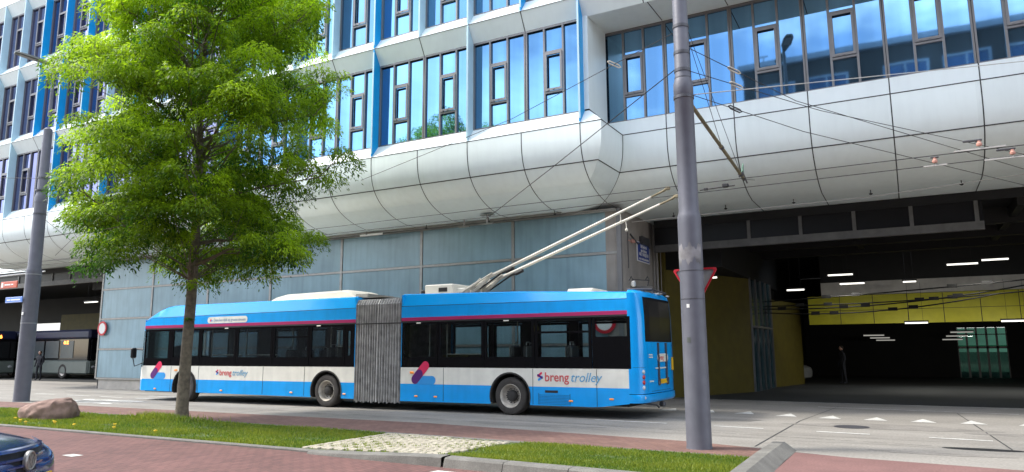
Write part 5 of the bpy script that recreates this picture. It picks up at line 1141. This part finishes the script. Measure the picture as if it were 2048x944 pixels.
m = MB(); m.grid([[(nose_x(y, .5)+o_, y, z) for y in np.linspace(-.70, .70, 18)] for o_, z in ((.0,.34),(.06,.36),(.075,.45),(.06,.55),(.0,.585))]); child(m.mesh('front_bumper', K['car'], True), 'front_bumper', car)
m = MB(); m.grid([[(nose_x(y, .5)+.082, y, z) for y in np.linspace(-.62, .62, 14)] for z in (.375, .43)]); child(m.mesh('air_intake', K['carb']), 'air_intake', car)
m = MB(); m.box((2.15, -.26, .455), (2.165, .26, .565)); pl = child(m.mesh('number_plate', K['plate']), 'number_plate', car)
tm = text_mesh('26-LB-CG', .10, K['txtd'], align='CENTER', xs=.95, bold=.002); tm.transform(Matrix(((0,0,1,2.168),(1,0,0,0),(0,1,0,.473),(0,0,0,1)))); child(tm, 'lettering', pl)
m = MB(); ex = nose_x(0, .69)
m.lathe((ex+.02, 0, .69), [(.085,0),(.085,.025),(.075,.035),(.066,.03),(.066,.02),(.0,.02)], axis='X', n=28); em = child(m.mesh('emblem', K['steel'], True), 'emblem', car)
m = MB()
def bar(p, q): a, b = Vector((ex+.043, *p)), Vector((ex+.043, *q)); d = (b-a).normalized(); n_ = Vector((0, -d.z, d.y))*.007; m.prism([a-n_, b-n_, b+n_, a+n_], (.004, 0, 0))
for s_ in (1, -1): bar((s_*.03, .69+.055), (0, .69+.008)); bar((s_*.058, .69+.03), (s_*.03, .69-.052)); bar((s_*.03, .69-.052), (0, .69-.002))
child(m.mesh('emblem_letters', K['steel']), 'emblem_letters', em)
m = MB(); m.lathe((ex+.036, 0, .69), [(.066,0),(.066,.003),(.0,.004)], axis='X', n=24); child(m.mesh('emblem_field', K['carb']), 'emblem_field', em)
m = MB()
for s_ in (1, -1):
    m.poly([(.72,s_*.775,1.0),(.12,s_*.70,1.30),(-.7,s_*.70,1.34),(-1.45,s_*.69,1.26),(-1.4,s_*.80,1.0),(-.7,s_*.83,.99)][::s_])
child(m.mesh('side_window', K['carg']), 'side_window', car)
m = MB(); m.grid([[(.74-.6*t+.02, y*(.70-.14*t), 1.035+.375*t+.012) for y in np.linspace(-1, 1, 6)] for t in np.linspace(0, 1, 4)]); child(m.mesh('windscreen', K['carg'], True), 'windscreen', car)
m = MB(); m.lathe((0,0,0), [(.20,.0),(.27,-.01),(.305,.02),(.31,.1),(.31,.18),(.2,.2)], axis='Y', n=28, cap=False); cty = m.mesh('tyre', K['tyre'], True)
m = MB(); m.lathe((0,0,0), [(.205,.0),(.19,-.005),(.17,.03),(.06,.015),(.001,.01)], axis='Y', n=28, cap=False); crm = m.mesh('rim', K['rim'], True)
for x in (1.28, -1.3):
    for s_ in (-1, 1):
        wo = child(cty, 'wheel', car, (x, s_*.885, .31), (0, 0, 0 if s_ < 0 else math.pi)); child(crm, 'rim', wo)

# ------------------------------------------------------------------ things in the dark halls
def city_bus(loc, rz, label, num):
    e = empty('parked_bus', loc, label, 'bus', 'buses parked in the left hall', rz)
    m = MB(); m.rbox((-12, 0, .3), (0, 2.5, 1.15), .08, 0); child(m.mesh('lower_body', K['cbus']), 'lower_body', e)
    m = MB(); m.rbox((-12, .02, 1.15), (-.02, 2.48, 2.55), .06); child(m.mesh('window_band', K['bblk']), 'window_band', e)
    m = MB(); m.rbox((-12, 0, 2.5), (0, 2.5, 3.1), .12); child(m.mesh('roof', K['navy']), 'roof', e)
    for a, b in [(-11.5,-10),(-9.8,-8.3),(-8.1,-6.6),(-6.4,-4.9),(-4.7,-3.2),(-3.0,-1.6)]:
        m = MB(); m.box((a, -.005, 1.3), (b, .015, 2.4)); child(m.mesh('window', K['dwin']), 'window', e)
    m = MB(); m.rbox((-.02, .15, 1.2), (.06, 2.35, 2.5), .04); child(m.mesh('windscreen', K['bblk']), 'windscreen', e)
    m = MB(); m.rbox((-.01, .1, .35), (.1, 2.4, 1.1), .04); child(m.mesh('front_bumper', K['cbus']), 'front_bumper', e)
    t = text_mesh('7 66', .3, K['led'], align='CENTER', bold=.01); t.transform(Matrix(((0,0,1,.085),(1,0,0,1.25),(0,1,0,2.62),(0,0,0,1)))); child(t, 'destination_display', e)
    t = text_mesh(num, .26, K['led'], align='CENTER', bold=.01); t.transform(Matrix(((1,0,0,-2.4),(0,0,-1,-.02),(0,1,0,2.2),(0,0,0,1)))); child(t, 'side_display', e)
    for y in (.35, 2.15):
        m = MB(); m.ball((.09, y, .75), (.04, .14, .09)); child(m.mesh('headlight', K['clearl'], True), 'headlight', e)
    for x in (-2.6, -8.6):
        m = MB(); m.lathe((x, 0, .48), [(.3,-.01),(.42,-.02),(.47,.03),(.47,.28),(.3,.3)], axis='Y', n=24, cap=False); wo = child(m.mesh('wheel', K['tyre'], True), 'wheel', e)
        m = MB(); m.lathe((x, 0, .48), [(.3,0),(.27,.03),(.12,.08),(.001,.05)], axis='Y', n=20, cap=False); child(m.mesh('rim', K['rim'], True), 'rim', wo)
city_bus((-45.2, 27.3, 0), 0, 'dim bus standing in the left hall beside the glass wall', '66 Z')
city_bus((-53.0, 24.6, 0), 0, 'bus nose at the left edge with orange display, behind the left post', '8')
def person(loc, h, rz, label, coat, legs, bag=None):
    e = empty('person', loc, label, 'person', None, rz); k = h/1.75
    J = [(0,0,.95),(0,0,1.15),(0,0,1.38),(0,0,1.50),(0,.01,1.62),  (.10,0,.92),(.11,.02,.5),(.11,-.02,.08),(.12,.12,.04),  (-.10,0,.92),(-.11,-.03,.5),(-.11,-.08,.08),(-.12,.06,.04), (.19,0,1.40),(.24,-.02,1.13),(.22,.08,.9),(.22,.10,.80), (-.19,0,1.40),(-.24,-.02,1.13),(-.22,.08,.9),(-.22,.10,.80)]
    Rr = [.14,.125,.15,.06,.07, .095,.065,.045,.04, .095,.065,.045,.04, .065,.05,.038,.035, .065,.05,.038,.035]
    E = [(0,1),(1,2),(2,3),(3,4),(0,5),(5,6),(6,7),(7,8),(0,9),(9,10),(10,11),(11,12),(2,13),(13,14),(14,15),(15,16),(2,17),(17,18),(18,19),(19,20)]
    me = bpy.data.meshes.new('person_body'); me.from_pydata([tuple(c*k for c in p) for p in J], E, []); me.materials.append(coat)
    o = child(me, 'body', e); md = o.modifiers.new('skin', 'SKIN')
    for v, r_ in zip(me.skin_vertices[0].data, Rr): v.radius = (r_*k, r_*k*.8)
    me.skin_vertices[0].data[0].use_root = True; subsurf(o, 1)
    m = MB(); m.ball((0, .02*k, 1.645*k), (.078*k, .095*k, .115*k), n=14, k=10); m.ball((0, .115*k, 1.63*k), .014*k); child(m.mesh('head', K['skin'], True), 'head', e)
    m = MB(); m.ball((0, 0, 1.675*k), (.084*k, .098*k, .10*k), n=14, k=10); child(m.mesh('hair', K['hair'], True), 'hair', e)
    if bag: m = MB(); m.rbox((-.16*k,-.26*k,1.05*k),(.16*k,-.1*k,1.42*k),.05); child(m.mesh('backpack', bag), 'backpack', e)
    return e
person((-46.2, 25.0, 0), 1.75, R(200), 'person in dark clothes with a backpack in front of the dim bus', K['cloth'], None, K['cloth'])
person((-2.83, 37.4, 0), 1.75, R(120), 'person standing in the dark hall mouth under the yellow fascia', K['cloth'], None)
e = empty('car_in_hall', (-6.4, 38.6, 0), 'pale car nose behind the teal glazed partition with an orange light', 'car', None, R(-20))
m = MB(); rows2 = [h+[(a, -b, c) for a, b, c in h[-2:0:-1]] for h in S]; m.grid(rows2, 0, True); m.poly(rows2[0]); m.poly(rows2[-1][::-1]); o = child(m.mesh('body', K['signg'], True), 'body', e); subsurf(o)
m = MB(); m.ball((1.95,-.6,.68), (.06,.09,.06)); child(m.mesh('headlight', K['amber'], True), 'headlight', e)
m = MB(); m.grid([[(.74-.6*t+.02, y*(.70-.14*t), 1.035+.375*t+.012) for y in np.linspace(-1, 1, 6)] for t in np.linspace(0, 1, 4)]); child(m.mesh('windscreen', K['carg'], True), 'windscreen', e)
for x in (1.28, -1.3):
    for s_ in (-1, 1): wo = child(cty, 'wheel', e, (x, s_*.885, .31), (0, 0, 0 if s_ < 0 else math.pi)); child(crm, 'rim', wo)
e = empty('annex', (-75, 55, 0), 'pale annex wall with small blue windows seen beyond the left hall', 'building')
m = MB(); m.box((-120, 60, 0), (-66, 62, 7.5)); m.build('wall', K['awhite'], e)
for x in (-100, -97): m = MB(); m.box((x, 59.93, 3.2), (x+1.6, 60.0, 4.3)); m.build('window', K['signlb'], e)

# ------------------------------------------------------------------ houses across the street (seen reflected in the glass)
H = empty('brick_building', (5, -12, 0), 'dark brick building across the street, mirrored in the right windows', 'building')
m = MB(); m.box((-8.9, -24, 0), (45, -12, 21.1)); m.build('wall', K['obrick'], H)
m = MB(); m.box((-9.2, -24.3, 21.1), (45.3, -11.65, 21.5)); m.box((-8.2,-14,21.5),(-5.2,-13,21.9)); m.tube([(-7.6,-13.2,21.9),(-7.6,-13.2,22.5)],.05); m.box((-7.9,-13.25,22.4),(-7.3,-13.15,22.5)); m.build('roof', K['oframe'], H)
m = MB(); m.box((-80, -24, 0), (-8.92, -12.2, 8.6)); m.build('low_wing', K['obrick'], H)
m = MB(); m.box((-80.2, -24, 8.6), (-8.93, -12.0, 8.9)); m.build('low_wing_roof', K['oframe'], H)
for zf_ in (17.4, 13.9):
    for k in range(9):
        x = -8.1+3.35*k+(1.3 if k > 1 else 0)
        m = MB(); m.box((x, -12.05, zf_), (x+2.6, -11.9, zf_+.16)); m.box((x, -12.05, zf_+2.3), (x+2.6, -11.9, zf_+2.46)); m.box((x, -12.05, zf_+.16), (x+.16, -11.9, zf_+2.3)); m.box((x+2.44, -12.05, zf_+.16), (x+2.6, -11.9, zf_+2.3)); m.box((x+1.22, -12.03, zf_+.16), (x+1.34, -11.92, zf_+2.3))
        w_ = m.build('window', K['oframe'], H); MB().poly([(x+.1,-11.97,zf_+.1),(x+2.5,-11.97,zf_+.1),(x+2.5,-11.97,zf_+2.4),(x+.1,-11.97,zf_+2.4)]).build('pane', K['oglass'], w_)
